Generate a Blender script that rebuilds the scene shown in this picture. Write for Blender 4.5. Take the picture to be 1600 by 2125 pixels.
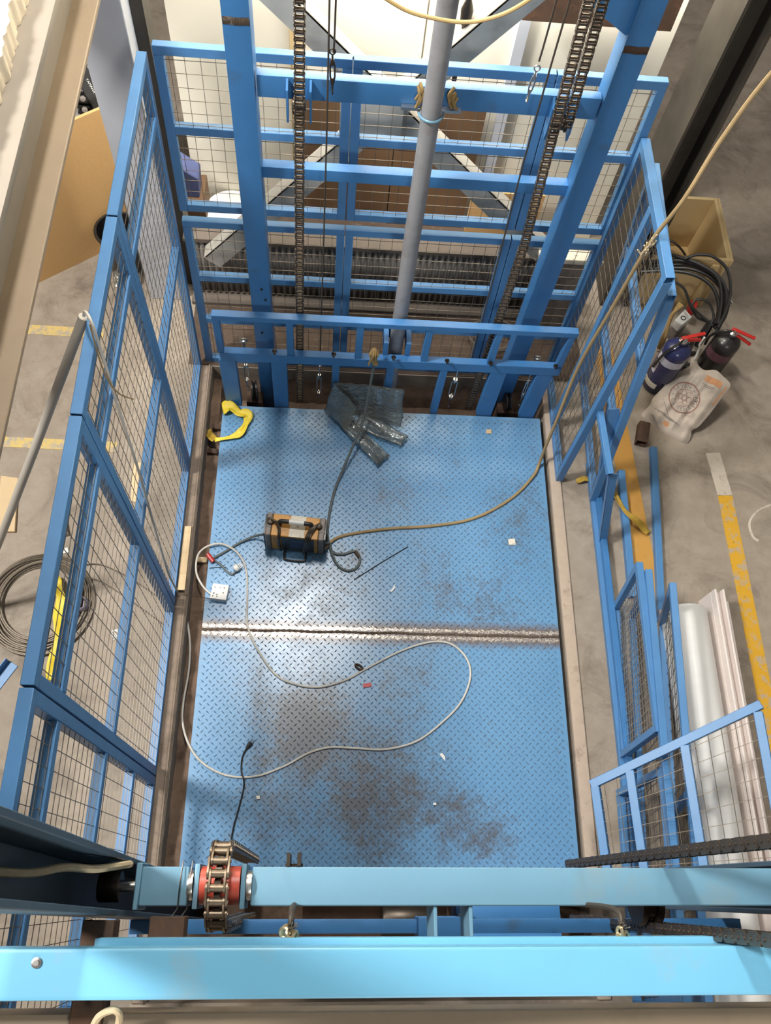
import bpy, bmesh, math, random
from mathutils import Vector, Matrix
random.seed(7)
for o in list(bpy.data.objects): bpy.data.objects.remove(o)
S = bpy.context.scene
COL = S.collection
V = Vector
PI = math.pi

# ---------------------------------------------------------------- camera
FPX = 1725.2277
CAM = V((-0.309, 0.0, 4.05))
_a, _b, _c = 0.435734807, 0.188147837, -0.170380235
ROT = Matrix.Rotation(_c, 3, 'Z') @ Matrix.Rotation(_a, 3, 'X') @ Matrix.Rotation(_b, 3, 'Z')
cd = bpy.data.cameras.new('camera'); cam = bpy.data.objects.new('camera', cd); COL.objects.link(cam)
cam.matrix_world = Matrix.Translation(CAM) @ ROT.to_4x4()
cd.sensor_fit = 'VERTICAL'; cd.sensor_height = 24.0; cd.lens = 24.0 * FPX / 2125.0
cd.clip_start = 0.05; cd.clip_end = 100
S.camera = cam

# ---------------------------------------------------------------- world, lamps, exposure
w = bpy.data.worlds.new('hall_light'); S.world = w; w.use_nodes = True
bg = w.node_tree.nodes['Background']; bg.inputs[0].default_value = (1.0, 0.94, 0.86, 1); bg.inputs[1].default_value = 0.21

def lamp(name, loc, target, sx, sy, power, col=(1, 0.97, 0.92)):
    ld = bpy.data.lights.new(name, 'AREA'); ld.shape = 'RECTANGLE'; ld.size = sx; ld.size_y = sy
    ld.energy = power; ld.color = col
    o = bpy.data.objects.new(name, ld); COL.objects.link(o); o.location = loc
    d = V(target) - V(loc); o.rotation_euler = d.to_track_quat('-Z', 'Y').to_euler()
    return o
lamp('high_bay_lamp', (-0.66, 3.10, 6.2), (-0.5, 1.3, 0), 0.34, 0.85, 185)
lamp('high_bay_lamp.001', (-3.4, 1.3, 5.8), (-1.6, 1.5, 0), 0.7, 0.7, 430)
lamp('high_bay_lamp.002', (0.9, -4.2, 5.2), (0.2, 1.5, 0.8), 0.8, 0.8, 150)
lamp('wall_fill_light', (0.1, 3.33, 2.9), (0.1, 4.30, 2.65), 2.7, 0.4, 225, (1, 0.96, 0.87))  # area light added out of view, aimed to brighten only the cream wall

vs = S.view_settings
vs.view_transform = 'Standard'; vs.look = 'None'; vs.exposure = 0.0; vs.gamma = 1.0; vs.use_curve_mapping = False

# ---------------------------------------------------------------- geometry helpers
def ray(px, py):
    return ROT @ V(((px - 800) / FPX, -(py - 1062.5) / FPX, -1.0))
def at(px, py, ax, val):
    d = ray(px, py); i = 'xyz'.index(ax); t = (val - CAM[i]) / d[i]; return CAM + d * t
def Z(px, py, z=0.0): return at(px, py, 'z', z)
def Y(px, py, y): return at(px, py, 'y', y)
def X(px, py, x): return at(px, py, 'x', x)
def atp(px, py, P, N):
    d = ray(px, py); t = (P - CAM).dot(N) / d.dot(N); return CAM + d * t

ORG = {}
class MB:
    def __init__(s): s.v = []; s.f = []; s.sm = []
    def add(s, vs_, fs, smooth=False):
        o = len(s.v); s.v += [V(p) for p in vs_]
        for f in fs: s.f.append([i + o for i in f]); s.sm.append(smooth)
        return s
    def box(s, a, b):
        x0, y0, z0 = a; x1, y1, z1 = b
        return s.add([(x0,y0,z0),(x1,y0,z0),(x1,y1,z0),(x0,y1,z0),(x0,y0,z1),(x1,y0,z1),(x1,y1,z1),(x0,y1,z1)],
                     [(3,2,1,0),(4,5,6,7),(0,1,5,4),(1,2,6,5),(2,3,7,6),(3,0,4,7)])
    def bar(s, p, q, w_, h_, up=(0,0,1), hollow=0, caps=True):
        """rectangular bar from p to q; w_ across, h_ along 'up'. hollow = wall thickness of open tube ends"""
        p = V(p); q = V(q); d = (q - p).normalized(); up = V(up)
        a = d.cross(up)
        if a.length < 1e-4: a = d.cross(V((1,0,0)))
        a.normalize(); b = a.cross(d).normalized()
        a = a * (w_ / 2); b = b * (h_ / 2)
        c = [-a - b, a - b, a + b, -a + b]
        vs_ = [p + k for k in c] + [q + k for k in c]
        fs = [(i, (i+1) % 4, 4 + (i+1) % 4, 4 + i) for i in range(4)]
        if not hollow:
            if caps: fs += [(3,2,1,0),(4,5,6,7)]
            return s.add(vs_, fs)
        k1 = 1 - 2*hollow/w_; k2 = 1 - 2*hollow/h_
        ci = [-a*k1 - b*k2, a*k1 - b*k2, a*k1 + b*k2, -a*k1 + b*k2]
        dep = d * min(0.06, (q-p).length*0.3)
        vs_ += [p + k for k in ci] + [q + k for k in ci] + [p + dep + k for k in ci] + [q - dep + k for k in ci]
        for i in range(4):
            j = (i+1) % 4
            fs += [(j, i, 8+i, 8+j), (4+i, 4+j, 12+j, 12+i), (8+j, 8+i, 16+i, 16+j), (12+i, 12+j, 20+j, 20+i)]
        fs += [(19,18,17,16),(20,21,22,23)]
        return s.add(vs_, fs)
    def tube(s, pts, r, n=8, closed=False, cap=True):
        pts = [V(p) for p in pts]; m = len(pts); rr = r if isinstance(r, (list, tuple)) else [r]*m
        t0 = (pts[1]-pts[0]).normalized(); u = t0.orthogonal().normalized(); vs_ = []
        for i in range(m):
            if closed: t = pts[(i+1) % m] - pts[i-1]
            else: t = pts[min(i+1, m-1)] - pts[max(i-1, 0)]
            t.normalize(); u = (u - t * u.dot(t))
            if u.length < 1e-6: u = t.orthogonal()
            u.normalize(); b = t.cross(u)
            for k in range(n):
                an = 2*PI*k/n; vs_.append(pts[i] + (u*math.cos(an) + b*math.sin(an))*rr[i])
        fs = []
        for i in range(m if closed else m-1):
            j = (i+1) % m
            for k in range(n): fs.append((i*n+k, i*n+(k+1)%n, j*n+(k+1)%n, j*n+k))
        s.add(vs_, fs, True)
        if not closed and cap:
            o = len(s.v) - len(vs_)
            s.f.append([o+k for k in range(n)][::-1]); s.sm.append(False)
            s.f.append([o+(m-1)*n+k for k in range(n)]); s.sm.append(False)
        return s
    def lathe(s, prof, org=(0,0,0), axis=(0,0,1), n=24, smooth=True):
        ax = V(axis).normalized(); u = ax.orthogonal().normalized(); b = ax.cross(u); org = V(org); vs_ = []
        for (r, h) in prof:
            for k in range(n):
                an = 2*PI*k/n; vs_.append(org + ax*h + (u*math.cos(an)+b*math.sin(an))*max(r, 1e-5))
        fs = []
        for i in range(len(prof)-1):
            for k in range(n): fs.append((i*n+k, i*n+(k+1)%n, (i+1)*n+(k+1)%n, (i+1)*n+k))
        s.add(vs_, fs, smooth)
        o = len(s.v)-len(vs_); m = len(prof)-1
        if prof[0][0] > 1e-4: s.f.append([o+k for k in range(n)][::-1]); s.sm.append(False)
        if prof[m][0] > 1e-4: s.f.append([o+m*n+k for k in range(n)]); s.sm.append(False)
        return s
    def grid(s, fn, nu, nv, smooth=True, thick=0):
        vs_ = [V(fn(i/nu, j/nv)) for j in range(nv+1) for i in range(nu+1)]
        fs = [(j*(nu+1)+i, j*(nu+1)+i+1, (j+1)*(nu+1)+i+1, (j+1)*(nu+1)+i) for j in range(nv) for i in range(nu)]
        return s.add(vs_, fs, smooth)
    def prism(s, poly, d):
        """polygon (3d points) extruded by vector d"""
        d = V(d); n = len(poly); p = [V(k) for k in poly]
        fs = [list(range(n))[::-1], list(range(n, 2*n))] + [(i, (i+1)%n, n+(i+1)%n, n+i) for i in range(n)]
        return s.add(p + [k + d for k in p], fs)
    def build(s, name, mat, parent=None, bevel=0, seg=2, kind=None, solid=0, label=None, origin=None):
        me = bpy.data.meshes.new(name)
        if parent is not None: org = ORG[parent.name]
        elif origin is not None: org = V(origin)
        else:
            lo = [min(p[i] for p in s.v) for i in range(3)]; hi = [max(p[i] for p in s.v) for i in range(3)]
            org = V(((lo[0]+hi[0])/2, (lo[1]+hi[1])/2, lo[2]))
        me.from_pydata([p - org for p in s.v], [], s.f)
        me.polygons.foreach_set('use_smooth', s.sm)
        me.validate(); me.update()
        bm = bmesh.new(); bm.from_mesh(me); bmesh.ops.recalc_face_normals(bm, faces=bm.faces)
        if bevel:
            es = [e for e in bm.edges if len(e.link_faces) == 2 and e.calc_face_angle() > 0.6]
            bmesh.ops.bevel(bm, geom=es, offset=bevel, segments=seg, affect='EDGES', profile=0.7)
        bm.to_mesh(me); bm.free()
        me.set_sharp_from_angle(angle=0.7)
        me.materials.append(mat)
        o = bpy.data.objects.new(name, me); COL.objects.link(o)
        if parent is not None: o.parent = parent
        else: o.location = org
        ORG[o.name] = org
        if solid:
            md = o.modifiers.new('thickness', 'SOLIDIFY'); md.thickness = solid; md.offset = 0
        if kind: o['kind'] = kind
        if label: o['label'] = label
        return o

def thing(name, label, cat, loc, group=None):
    o = bpy.data.objects.new(name, None); COL.objects.link(o); o.location = loc; o.empty_display_size = 0.1
    ORG[o.name] = V(loc); o['label'] = label; o['category'] = cat
    if group: o['group'] = group
    return o
def tag(o, label, cat, group=None):
    o['label'] = label; o['category'] = cat
    if group: o['group'] = group
    return o
def struct(o, label=None):
    o['kind'] = 'structure'
    if label: o['label'] = label
    return o
def smooth_path(pts, n=8, closed=False):
    pts = [V(p) for p in pts]; out = []; m = len(pts)
    for i in range(m if closed else m-1):
        if closed: p0, p1, p2, p3 = pts[i-1], pts[i], pts[(i+1) % m], pts[(i+2) % m]
        else: p0, p1, p2, p3 = pts[max(i-1,0)], pts[i], pts[i+1], pts[min(i+2, m-1)]
        for k in range(n):
            t = k/n
            out.append(0.5*((2*p1)+(p2-p0)*t+(2*p0-5*p1+4*p2-p3)*t*t+(3*p1-p0-3*p2+p3)*t**3))
    if not closed: out.append(pts[-1])
    return out
_txt = {}
def text_mesh(body, size):
    """flat text outline as (verts, faces) centred on the origin in xy"""
    cu = bpy.data.curves.new('lettering', 'FONT'); cu.body = body; cu.size = size
    cu.align_x = 'CENTER'; cu.align_y = 'CENTER'; cu.resolution_u = 3
    ob = bpy.data.objects.new('lettering', cu); COL.objects.link(ob)
    dg = bpy.context.evaluated_depsgraph_get(); me = bpy.data.meshes.new_from_object(ob.evaluated_get(dg))
    vs_ = [tuple(v.co) for v in me.vertices]; fs = [tuple(p.vertices) for p in me.polygons]
    bpy.data.objects.remove(ob); bpy.data.curves.remove(cu); bpy.data.meshes.remove(me)
    return vs_, fs

# ---------------------------------------------------------------- materials
MATS = {}
class NT:
    def __init__(s, name):
        s.m = bpy.data.materials.new(name); s.m.use_nodes = True; s.t = s.m.node_tree
        s.n = s.t.nodes; s.b = s.n['Principled BSDF']
    def new(s, t, **kw):
        n = s.n.new(t)
        for k, v_ in kw.items(): setattr(n, k, v_)
        return n
    def lk(s, a, b): s.t.links.new(a, b)
    def coord(s): return s.new('ShaderNodeTexCoord').outputs['Object']
    def noise(s, scale, detail=4, rough=0.6, vec=None, dist=0):
        n = s.new('ShaderNodeTexNoise'); n.inputs['Scale'].default_value = scale
        n.inputs['Detail'].default_value = detail; n.inputs['Roughness'].default_value = rough
        n.inputs['Distortion'].default_value = dist
        s.lk(vec if vec is not None else s.coord(), n.inputs['Vector']); return n.outputs['Fac']
    def ramp(s, fac, stops):
        r = s.new('ShaderNodeValToRGB'); e = r.color_ramp.elements
        while len(e) < len(stops): e.new(0.5)
        for i, (p, c) in enumerate(stops):
            e[i].position = p; e[i].color = (c, c, c, 1) if not hasattr(c, '__len__') else (*c, 1)
        s.lk(fac, r.inputs[0]); return r.outputs[0]
    def mix(s, fac, a, b, mode='MIX'):
        m = s.new('ShaderNodeMix', data_type='RGBA', blend_type=mode)
        for sock, v_ in ((m.inputs[0], fac), (m.inputs[6], a), (m.inputs[7], b)):
            if hasattr(v_, 'is_output'): s.lk(v_, sock)
            elif hasattr(v_, '__len__'): sock.default_value = (*v_, 1)
            else: sock.default_value = v_
        return m.outputs[2]
    def math(s, op, a, b=0.0, c=None):
        m = s.new('ShaderNodeMath', operation=op)
        for i, v_ in enumerate((a, b) if c is None else (a, b, c)):
            if hasattr(v_, 'is_output'): s.lk(v_, m.inputs[i])
            else: m.inputs[i].default_value = v_
        return m.outputs[0]
    def bump(s, h, strength=0.3, dist=0.01):
        b = s.new('ShaderNodeBump'); b.inputs['Strength'].default_value = strength; b.inputs['Distance'].default_value = dist
        s.lk(h, b.inputs['Height']); s.lk(b.outputs[0], s.b.inputs['Normal'])
    def col(s, c):
        if hasattr(c, 'is_output'): s.lk(c, s.b.inputs['Base Color'])
        else: s.b.inputs['Base Color'].default_value = (*c, 1)
        return s
    def pr(s, rough=None, metal=None, spec=None, **k):
        for nm, v_ in (('Roughness', rough), ('Metallic', metal), ('Specular IOR Level', spec)):
            if v_ is None: continue
            if hasattr(v_, 'is_output'): s.lk(v_, s.b.inputs[nm])
            else: s.b.inputs[nm].default_value = v_
        for nm, v_ in k.items(): s.b.inputs[nm.replace('_', ' ')].default_value = v_
        return s

def plain(name, c, rough=0.5, metal=0.0, var=0.12, scale=12, bump=0.0, dirt=None, dirt_at=(0.55, 0.75), dirt_scale=6):
    n = NT(name); co = n.coord()
    f = n.noise(scale, 5, 0.6, co)
    a = tuple(k*(1-var) for k in c); b = tuple(min(1, k*(1+var)) for k in c)
    cc = n.mix(f, a, b)
    if dirt is not None:
        d = n.ramp(n.noise(dirt_scale, 6, 0.65, co), [(dirt_at[0], 0.0), (dirt_at[1], 1.0)])
        cc = n.mix(d, cc, dirt)
    n.col(cc); n.pr(rough=rough, metal=metal)
    if bump: n.bump(n.noise(scale*4, 5, 0.7, co), bump, 0.004)
    MATS[name] = n.m; return n.m

BLUE = plain('blue_paint', (0.048, 0.185, 0.43), 0.38, 0, 0.14, 9, 0.05, dirt=(0.06, 0.11, 0.17), dirt_at=(0.62, 0.82), dirt_scale=7)
BLUE_FENCE = plain('blue_fence_paint', (0.080, 0.225, 0.46), 0.42, 0, 0.14, 9, 0.05, dirt=(0.07, 0.12, 0.18), dirt_at=(0.66, 0.85))
BLUE_LIGHT = plain('blue_beam_paint', (0.140, 0.285, 0.39), 0.36, 0, 0.10, 5, 0.05, dirt=(0.20, 0.27, 0.29), dirt_at=(0.56, 0.8), dirt_scale=5)
BLUE_SKY = plain('sky_blue_beam_paint', (0.145, 0.41, 0.60), 0.36, 0, 0.08, 4, 0.05, dirt=(0.26, 0.36, 0.40), dirt_at=(0.6, 0.85), dirt_scale=5)
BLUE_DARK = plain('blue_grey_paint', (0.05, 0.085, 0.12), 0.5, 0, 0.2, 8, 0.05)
STEEL = plain('bright_steel', (0.62, 0.60, 0.57), 0.3, 1.0, 0.15, 40, 0.05)
WIRE = plain('zinc_wire', (0.20, 0.17, 0.14), 0.45, 0.5, 0.25, 30)
CHAIN = plain('oily_chain_steel', (0.13, 0.10, 0.075), 0.33, 0.8, 0.35, 60, 0.1)
CHAIN_L = plain('oily_chain_steel_light', (0.20, 0.155, 0.11), 0.38, 0.85, 0.35, 60, 0.1)
ROPE_WIRE = plain('dark_wire_rope', (0.065, 0.052, 0.04), 0.6, 0.3, 0.3, 90, 0.1)
COIL_WIRE = plain('steel_rope', (0.20, 0.165, 0.125), 0.5, 0.5, 0.3, 120, 0.2)
RUST = plain('rusty_steel', (0.075, 0.042, 0.026), 0.75, 0.2, 0.4, 18, 0.3, dirt=(0.13, 0.06, 0.03), dirt_at=(0.5, 0.75), dirt_scale=14)
WELD = plain('burnt_weld', (0.12, 0.085, 0.06), 0.5, 0.5, 0.6, 60, 0.8, dirt=(0.35, 0.3, 0.26), dirt_at=(0.55, 0.7), dirt_scale=50)
GREY_PIPE = plain('grey_cylinder_paint', (0.30, 0.30, 0.31), 0.45, 0.2, 0.15, 14, 0.05, dirt=(0.17, 0.15, 0.14), dirt_at=(0.5, 0.8))
BRACE = plain('grey_primer', (0.42, 0.405, 0.37), 0.6, 0, 0.15, 7, 0.05, dirt=(0.26, 0.225, 0.19), dirt_at=(0.5, 0.8))
DARKCOL = plain('dark_column_paint', (0.062, 0.052, 0.040), 0.5, 0.1, 0.25, 4, 0.05, dirt=(0.03, 0.026, 0.021), dirt_at=(0.45, 0.7), dirt_scale=3)
GREYCOL = plain('pale_grey_board', (0.52, 0.54, 0.59), 0.6, 0, 0.06, 10, 0.03)
CREAM = plain('cream_wall_panel', (0.80, 0.75, 0.63), 0.7, 0, 0.04, 2)
BROWNBOARD = plain('brown_hardboard', (0.15, 0.083, 0.04), 0.75, 0, 0.18, 4, 0.05)
CHIP = plain('tan_chipboard', (0.70, 0.43, 0.18), 0.75, 0, 0.10, 60, 0.05)
PLY = plain('pale_plywood', (0.60, 0.44, 0.22), 0.65, 0, 0.12, 6, 0.05)
PLANK = plain('raw_pine', (0.62, 0.46, 0.27), 0.7, 0, 0.15, 10, 0.1)
BLACK = plain('black_rubber', (0.016, 0.015, 0.014), 0.4, 0, 0.3, 20, 0.05)
BLACKP = plain('black_plastic', (0.02, 0.019, 0.018), 0.35, 0, 0.3, 20)
WHITE = plain('white_plastic', (0.78, 0.77, 0.73), 0.4, 0, 0.05, 20)
PVC = plain('white_pvc', (0.88, 0.87, 0.84), 0.45, 0, 0.04, 5)
PINKPVC = plain('offwhite_profile', (0.80, 0.72, 0.68), 0.5, 0, 0.03, 5)
CABLEW = plain('white_cable', (0.60, 0.57, 0.51), 0.5, 0, 0.15, 20)
CABLEG = plain('grey_green_cable', (0.105, 0.125, 0.125), 0.5, 0, 0.2, 20)
CABLEB = plain('dusty_brown_cable', (0.34, 0.24, 0.115), 0.7, 0, 0.2, 25)
CABLET = plain('tan_cable', (0.52, 0.36, 0.15), 0.6, 0, 0.15, 20)
ROPET = plain('cream_rope', (0.62, 0.50, 0.32), 0.8, 0, 0.2, 60, 0.4)
HEMP = plain('straw_rope', (0.33, 0.22, 0.085), 0.85, 0, 0.4, 60, 0.4)
REDP = plain('red_hub_paint', (0.50, 0.075, 0.045), 0.4, 0, 0.2, 20)
REDPL = plain('red_plastic', (0.45, 0.02, 0.015), 0.35, 0, 0.2, 20)
NAVY = plain('navy_enamel', (0.022, 0.026, 0.085), 0.22, 0, 0.2, 10)
BLACKEN = plain('black_enamel', (0.02, 0.018, 0.018), 0.3, 0, 0.2, 10)
LABELG = plain('pale_label', (0.45, 0.44, 0.50), 0.5, 0, 0.2, 60)
LABELM = plain('maroon_label', (0.12, 0.05, 0.065), 0.5, 0, 0.2, 40)
ORANGE = plain('orange_case', (0.55, 0.26, 0.045), 0.45, 0, 0.2, 14, 0.05, dirt=(0.10, 0.06, 0.03), dirt_at=(0.55, 0.7), dirt_scale=18)
GREYPL = plain('grey_case_end', (0.20, 0.17, 0.15), 0.5, 0, 0.3, 20, dirt=(0.05, 0.04, 0.035), dirt_at=(0.5, 0.7), dirt_scale=20)
STICKER = plain('dirty_white_sticker', (0.72, 0.66, 0.55), 0.5, 0, 0.1, 30, dirt=(0.08, 0.06, 0.04), dirt_at=(0.6, 0.66), dirt_scale=45)
YELLOWT = plain('yellow_ribbon', (0.78, 0.60, 0.045), 0.5, 0, 0.12, 30, 0.2)
YELLOWD = plain('dirty_yellow_ribbon', (0.42, 0.27, 0.035), 0.6, 0, 0.4, 30, 0.2)
BAG = plain('woven_bag', (0.46, 0.39, 0.325), 0.7, 0, 0.08, 30, 0.25, dirt=(0.42, 0.36, 0.30), dirt_at=(0.55, 0.8))
INKBR = plain('brown_ink', (0.26, 0.13, 0.10), 0.7, 0, 0.2, 80)
INKGR = plain('grey_ink', (0.22, 0.185, 0.165), 0.7, 0, 0.3, 80)
INKOR = plain('orange_ink', (0.55, 0.27, 0.13), 0.7, 0, 0.2, 80)
SLABP = plain('beige_steel_paint', (0.30, 0.225, 0.15), 0.55, 0, 0.12, 8, 0.06, dirt=(0.25, 0.18, 0.12), dirt_at=(0.58, 0.8))
SLABG = plain('grey_beam_paint', (0.25, 0.215, 0.175), 0.6, 0, 0.12, 8, 0.06)
CREAMC = plain('cream_screed', (0.76, 0.66, 0.50), 0.8, 0, 0.1, 20, 0.3)
DARKSTEEL = plain('dark_machined_steel', (0.07, 0.055, 0.042), 0.35, 0.7, 0.3, 30)
GALV = plain('grey_ribbed_sheet', (0.22, 0.20, 0.18), 0.5, 0.3, 0.3, 6, 0.1, dirt=(0.09, 0.07, 0.055), dirt_at=(0.5, 0.75))
LEDGE = plain('grey_ledge', (0.13, 0.105, 0.085), 0.8, 0, 0.2, 12, 0.2)
GREYTUBE = plain('grey_conduit', (0.44, 0.41, 0.36), 0.5, 0.1, 0.12, 14)
REDWR = plain('red_wrapper', (0.5, 0.03, 0.04), 0.4, 0, 0.2, 30)
BLUEGREY = plain('violet_glass_pot', (0.25, 0.22, 0.28), 0.4, 0, 0.2, 30)

def m_concrete():
    n = NT('worn_concrete'); co = n.coord()
    a = n.noise(1.3, 6, 0.62, co, 0.4); b = n.noise(9, 6, 0.7, co); c = n.noise(60, 4, 0.7, co)
    base = n.mix(a, (0.215, 0.168, 0.125), (0.35, 0.295, 0.235))
    base = n.mix(n.ramp(b, [(0.35, 0.0), (0.75, 1.0)]), base, n.mix(0.5, base, (0.44, 0.385, 0.315)))
    st = n.ramp(n.noise(2.6, 7, 0.72, co, 1.0), [(0.50, 0.0), (0.70, 0.75)])
    base = n.mix(st, base, (0.12, 0.092, 0.07))
    sp = n.ramp(n.noise(34, 3, 0.6, co), [(0.70, 0.0), (0.76, 0.7)])
    base = n.mix(sp, base, (0.14, 0.11, 0.09))
    n.col(base); n.pr(rough=0.72)
    n.bump(n.math('ADD', n.math('MULTIPLY', b, 1.0), n.math('MULTIPLY', c, 0.5)), 0.25, 0.006)
    return n.m
CONC = m_concrete()
CURBM = plain('curb_concrete', (0.47, 0.375, 0.295), 0.8, 0, 0.14, 22, 0.3, dirt=(0.22, 0.165, 0.12), dirt_at=(0.58, 0.78), dirt_scale=12)
CURBD = plain('dirty_curb_steel', (0.235, 0.18, 0.135), 0.8, 0, 0.25, 14, 0.3, dirt=(0.11, 0.08, 0.058), dirt_at=(0.5, 0.75))
DIRT = plain('pit_dirt', (0.175, 0.115, 0.078), 0.95, 0, 0.35, 14, 0.8, dirt=(0.075, 0.048, 0.033), dirt_at=(0.48, 0.7), dirt_scale=9)

def m_paintline(name, c, wear):
    n = NT(name); co = n.coord()
    f = n.ramp(n.noise(16, 6, 0.7, co), [(wear, 0.0), (wear + 0.12, 1.0)])
    g = n.ramp(n.noise(50, 4, 0.7, co), [(0.62, 0.0), (0.7, 0.7)])
    cc = n.mix(f, c, (0.40, 0.34, 0.27)); cc = n.mix(g, cc, (0.2, 0.13, 0.05))
    n.col(cc); n.pr(rough=0.6); return n.m
YLINE = m_paintline('yellow_floor_paint', (0.62, 0.34, 0.02), 0.50)
YLINE2 = m_paintline('worn_orange_floor_paint', (0.52, 0.27, 0.055), 0.60)
YLINE3 = m_paintline('faded_yellow_floor_paint', (0.62, 0.46, 0.16), 0.46)
WLINE = m_paintline('faded_white_floor_paint', (0.52, 0.46, 0.38), 0.52)

def m_deck(lug=False):
    """blue painted chequer plate: grime patches, scuffs, bare bright band beside the seam (y = 0 in object space)"""
    n = NT('dark_tread_paint' if lug else 'blue_deck_paint'); co = n.coord()
    sep = n.new('ShaderNodeSeparateXYZ'); n.lk(co, sep.inputs[0])
    a = n.noise(2.2, 5, 0.6, co)
    base = n.mix(a, (0.095, 0.25, 0.46), (0.155, 0.33, 0.535))
    # grime
    spots = [(-0.40, -0.42, 0.24, 1.0), (0.30, 0.25, 0.17, 0.55), (0.75, 0.62, 0.22, 0.6), (0.62, 0.18, 0.20, 0.55), (-0.25, 0.30, 0.20, 0.6),
             (0.10, -0.75, 0.26, 0.7), (-0.55, -0.85, 0.20, 0.55), (-0.50, 0.12, 0.18, 0.3), (0.1, -0.25, 0.16, 0.4), (0.45, -0.95, 0.2, 0.6), (-0.1, -0.9, 0.2, 0.6), (0.05, 0.75, 0.2, 0.3), (-0.3, -0.6, 0.25, 0.5)]
    tot = None
    for (x, y, r, s_) in spots:
        vd = n.new('ShaderNodeVectorMath', operation='DISTANCE'); n.lk(co, vd.inputs[0]); vd.inputs[1].default_value = (x, y, 0)
        g = n.math('MULTIPLY', n.math('SUBTRACT', 1.0, n.math('MINIMUM', n.math('DIVIDE', vd.outputs['Value'], r*1.5), 1.0)), s_)
        tot = g if tot is None else n.math('ADD', tot, g)
    nz = n.noise(6.5, 7, 0.72, co, 0.3); nf = n.noise(75, 4, 0.7, co)
    gr = n.math('ADD', n.math('MULTIPLY', tot, 0.25), n.math('ADD', n.math('MULTIPLY', nz, 0.42), n.math('ADD', n.math('MULTIPLY', nf, 0.36), n.math('MULTIPLY', n.noise(24, 5, 0.7, co), 0.22))))
    gm = n.ramp(gr, [(0.545, 0.0), (0.70, 0.85)])
    base = n.mix(gm, base, (0.085, 0.075, 0.07))
    if lug: base = n.mix(n.ramp(n.noise(45, 4, 0.7, co), [(0.35, 0.25), (0.7, 0.8)]), base, (0.10, 0.125, 0.145))  # lugs mixed unevenly toward dark grey, so they stand out from the plate
    # seam: brown heat band then bright ground metal
    ay = n.math('ABSOLUTE', n.math('ADD', sep.outputs['Y'], n.math('MULTIPLY', n.math('SUBTRACT', n.noise(30, 4, 0.7, co), 0.5), 0.05)))
    heat = n.ramp(ay, [(0.030, 1.0), (0.075, 0.0)])
    base = n.mix(n.math('MULTIPLY', heat, 0.9), base, (0.15, 0.10, 0.07))
    ay2 = n.math('ABSOLUTE', n.math('ADD', sep.outputs['Y'], n.math('MULTIPLY', n.math('SUBTRACT', n.noise(70, 4, 0.7, co), 0.5), 0.045)))
    bare = n.ramp(ay2, [(0.0, 0.05), (0.011, 0.1), (0.015, 0.9), (0.024, 0.9), (0.031, 0.0)])
    base = n.mix(n.math('MULTIPLY', bare, n.ramp(n.noise(130, 3, 0.6, co), [(0.42, 0.15), (0.55, 1.0)])), base, (0.74, 0.68, 0.60))
    n.col(base)
    n.pr(rough=n.math('ADD', 0.20, n.math('ADD', n.math('MULTIPLY', nz, 0.17), n.math('MULTIPLY', gm, 0.06))), metal=n.math('MULTIPLY', bare, 0.4), spec=0.65)
    n.bump(n.noise(90, 3, 0.6, co), 0.08, 0.002)
    return n.m
DECK = m_deck(); LUG = m_deck(True)

def m_film():
    n = NT('clear_plastic_film'); co = n.coord(); n.n.remove(n.b)
    tr = n.new('ShaderNodeBsdfTransparent'); tr.inputs[0].default_value = (0.93, 0.94, 0.92, 1)
    gl = n.new('ShaderNodeBsdfGlossy'); gl.inputs['Roughness'].default_value = 0.14; gl.inputs[0].default_value = (0.9, 0.9, 0.88, 1)
    df = n.new('ShaderNodeBsdfDiffuse'); df.inputs[0].default_value = (0.42, 0.44, 0.40, 1)
    b = n.new('ShaderNodeBump'); b.inputs['Strength'].default_value = 0.7; b.inputs['Distance'].default_value = 0.015
    n.lk(n.noise(22, 3, 0.55, co, 1.5), b.inputs['Height']); n.lk(b.outputs[0], gl.inputs['Normal'])
    lw = n.new('ShaderNodeLayerWeight'); lw.inputs['Blend'].default_value = 0.35; n.lk(b.outputs[0], lw.inputs['Normal'])
    m1 = n.new('ShaderNodeMixShader'); m1.inputs[0].default_value = 0.20; n.lk(tr.outputs[0], m1.inputs[1]); n.lk(df.outputs[0], m1.inputs[2])
    m2 = n.new('ShaderNodeMixShader'); n.lk(n.math('ADD', 0.06, n.math('MULTIPLY', lw.outputs['Fresnel'], 0.9)), m2.inputs[0]); n.lk(m1.outputs[0], m2.inputs[1]); n.lk(gl.outputs[0], m2.inputs[2])
    n.lk(m2.outputs[0], n.n['Material Output'].inputs[0]); return n.m
FILM = m_film()

# ================================================================ the setting
m = MB()
HX0, HX1, HY0, HY1 = -0.985, 0.925, -0.42, 2.74
m.box((-7, -4, -0.3), (HX0, 8, 0)); m.box((HX1, -4, -0.3), (7, 8, 0))
m.box((HX0, HY1, -0.3), (HX1, 8, 0)); m.box((HX0, -4, -0.3), (HX1, HY0, 0))
struct(m.build('floor', CONC, origin=(0, 0, 0)), 'worn grey-brown concrete hall floor around the lift pit')
m = MB()
def pitf(u, v_):
    x = HX0 + (HX1-HX0)*u; y = HY0 + (HY1-HY0)*v_
    return (x, y, -0.115 - (0.16 if 2.46 < y < 2.72 and abs(x) < 0.93 else 0) + 0.018*math.sin(x*37+y*11) * math.sin(y*29) + random.uniform(-0.008, 0.008))
m.grid(pitf, 40, 66)
struct(m.build('floor', DIRT), 'brown dirt at the bottom of the lift pit')
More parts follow.
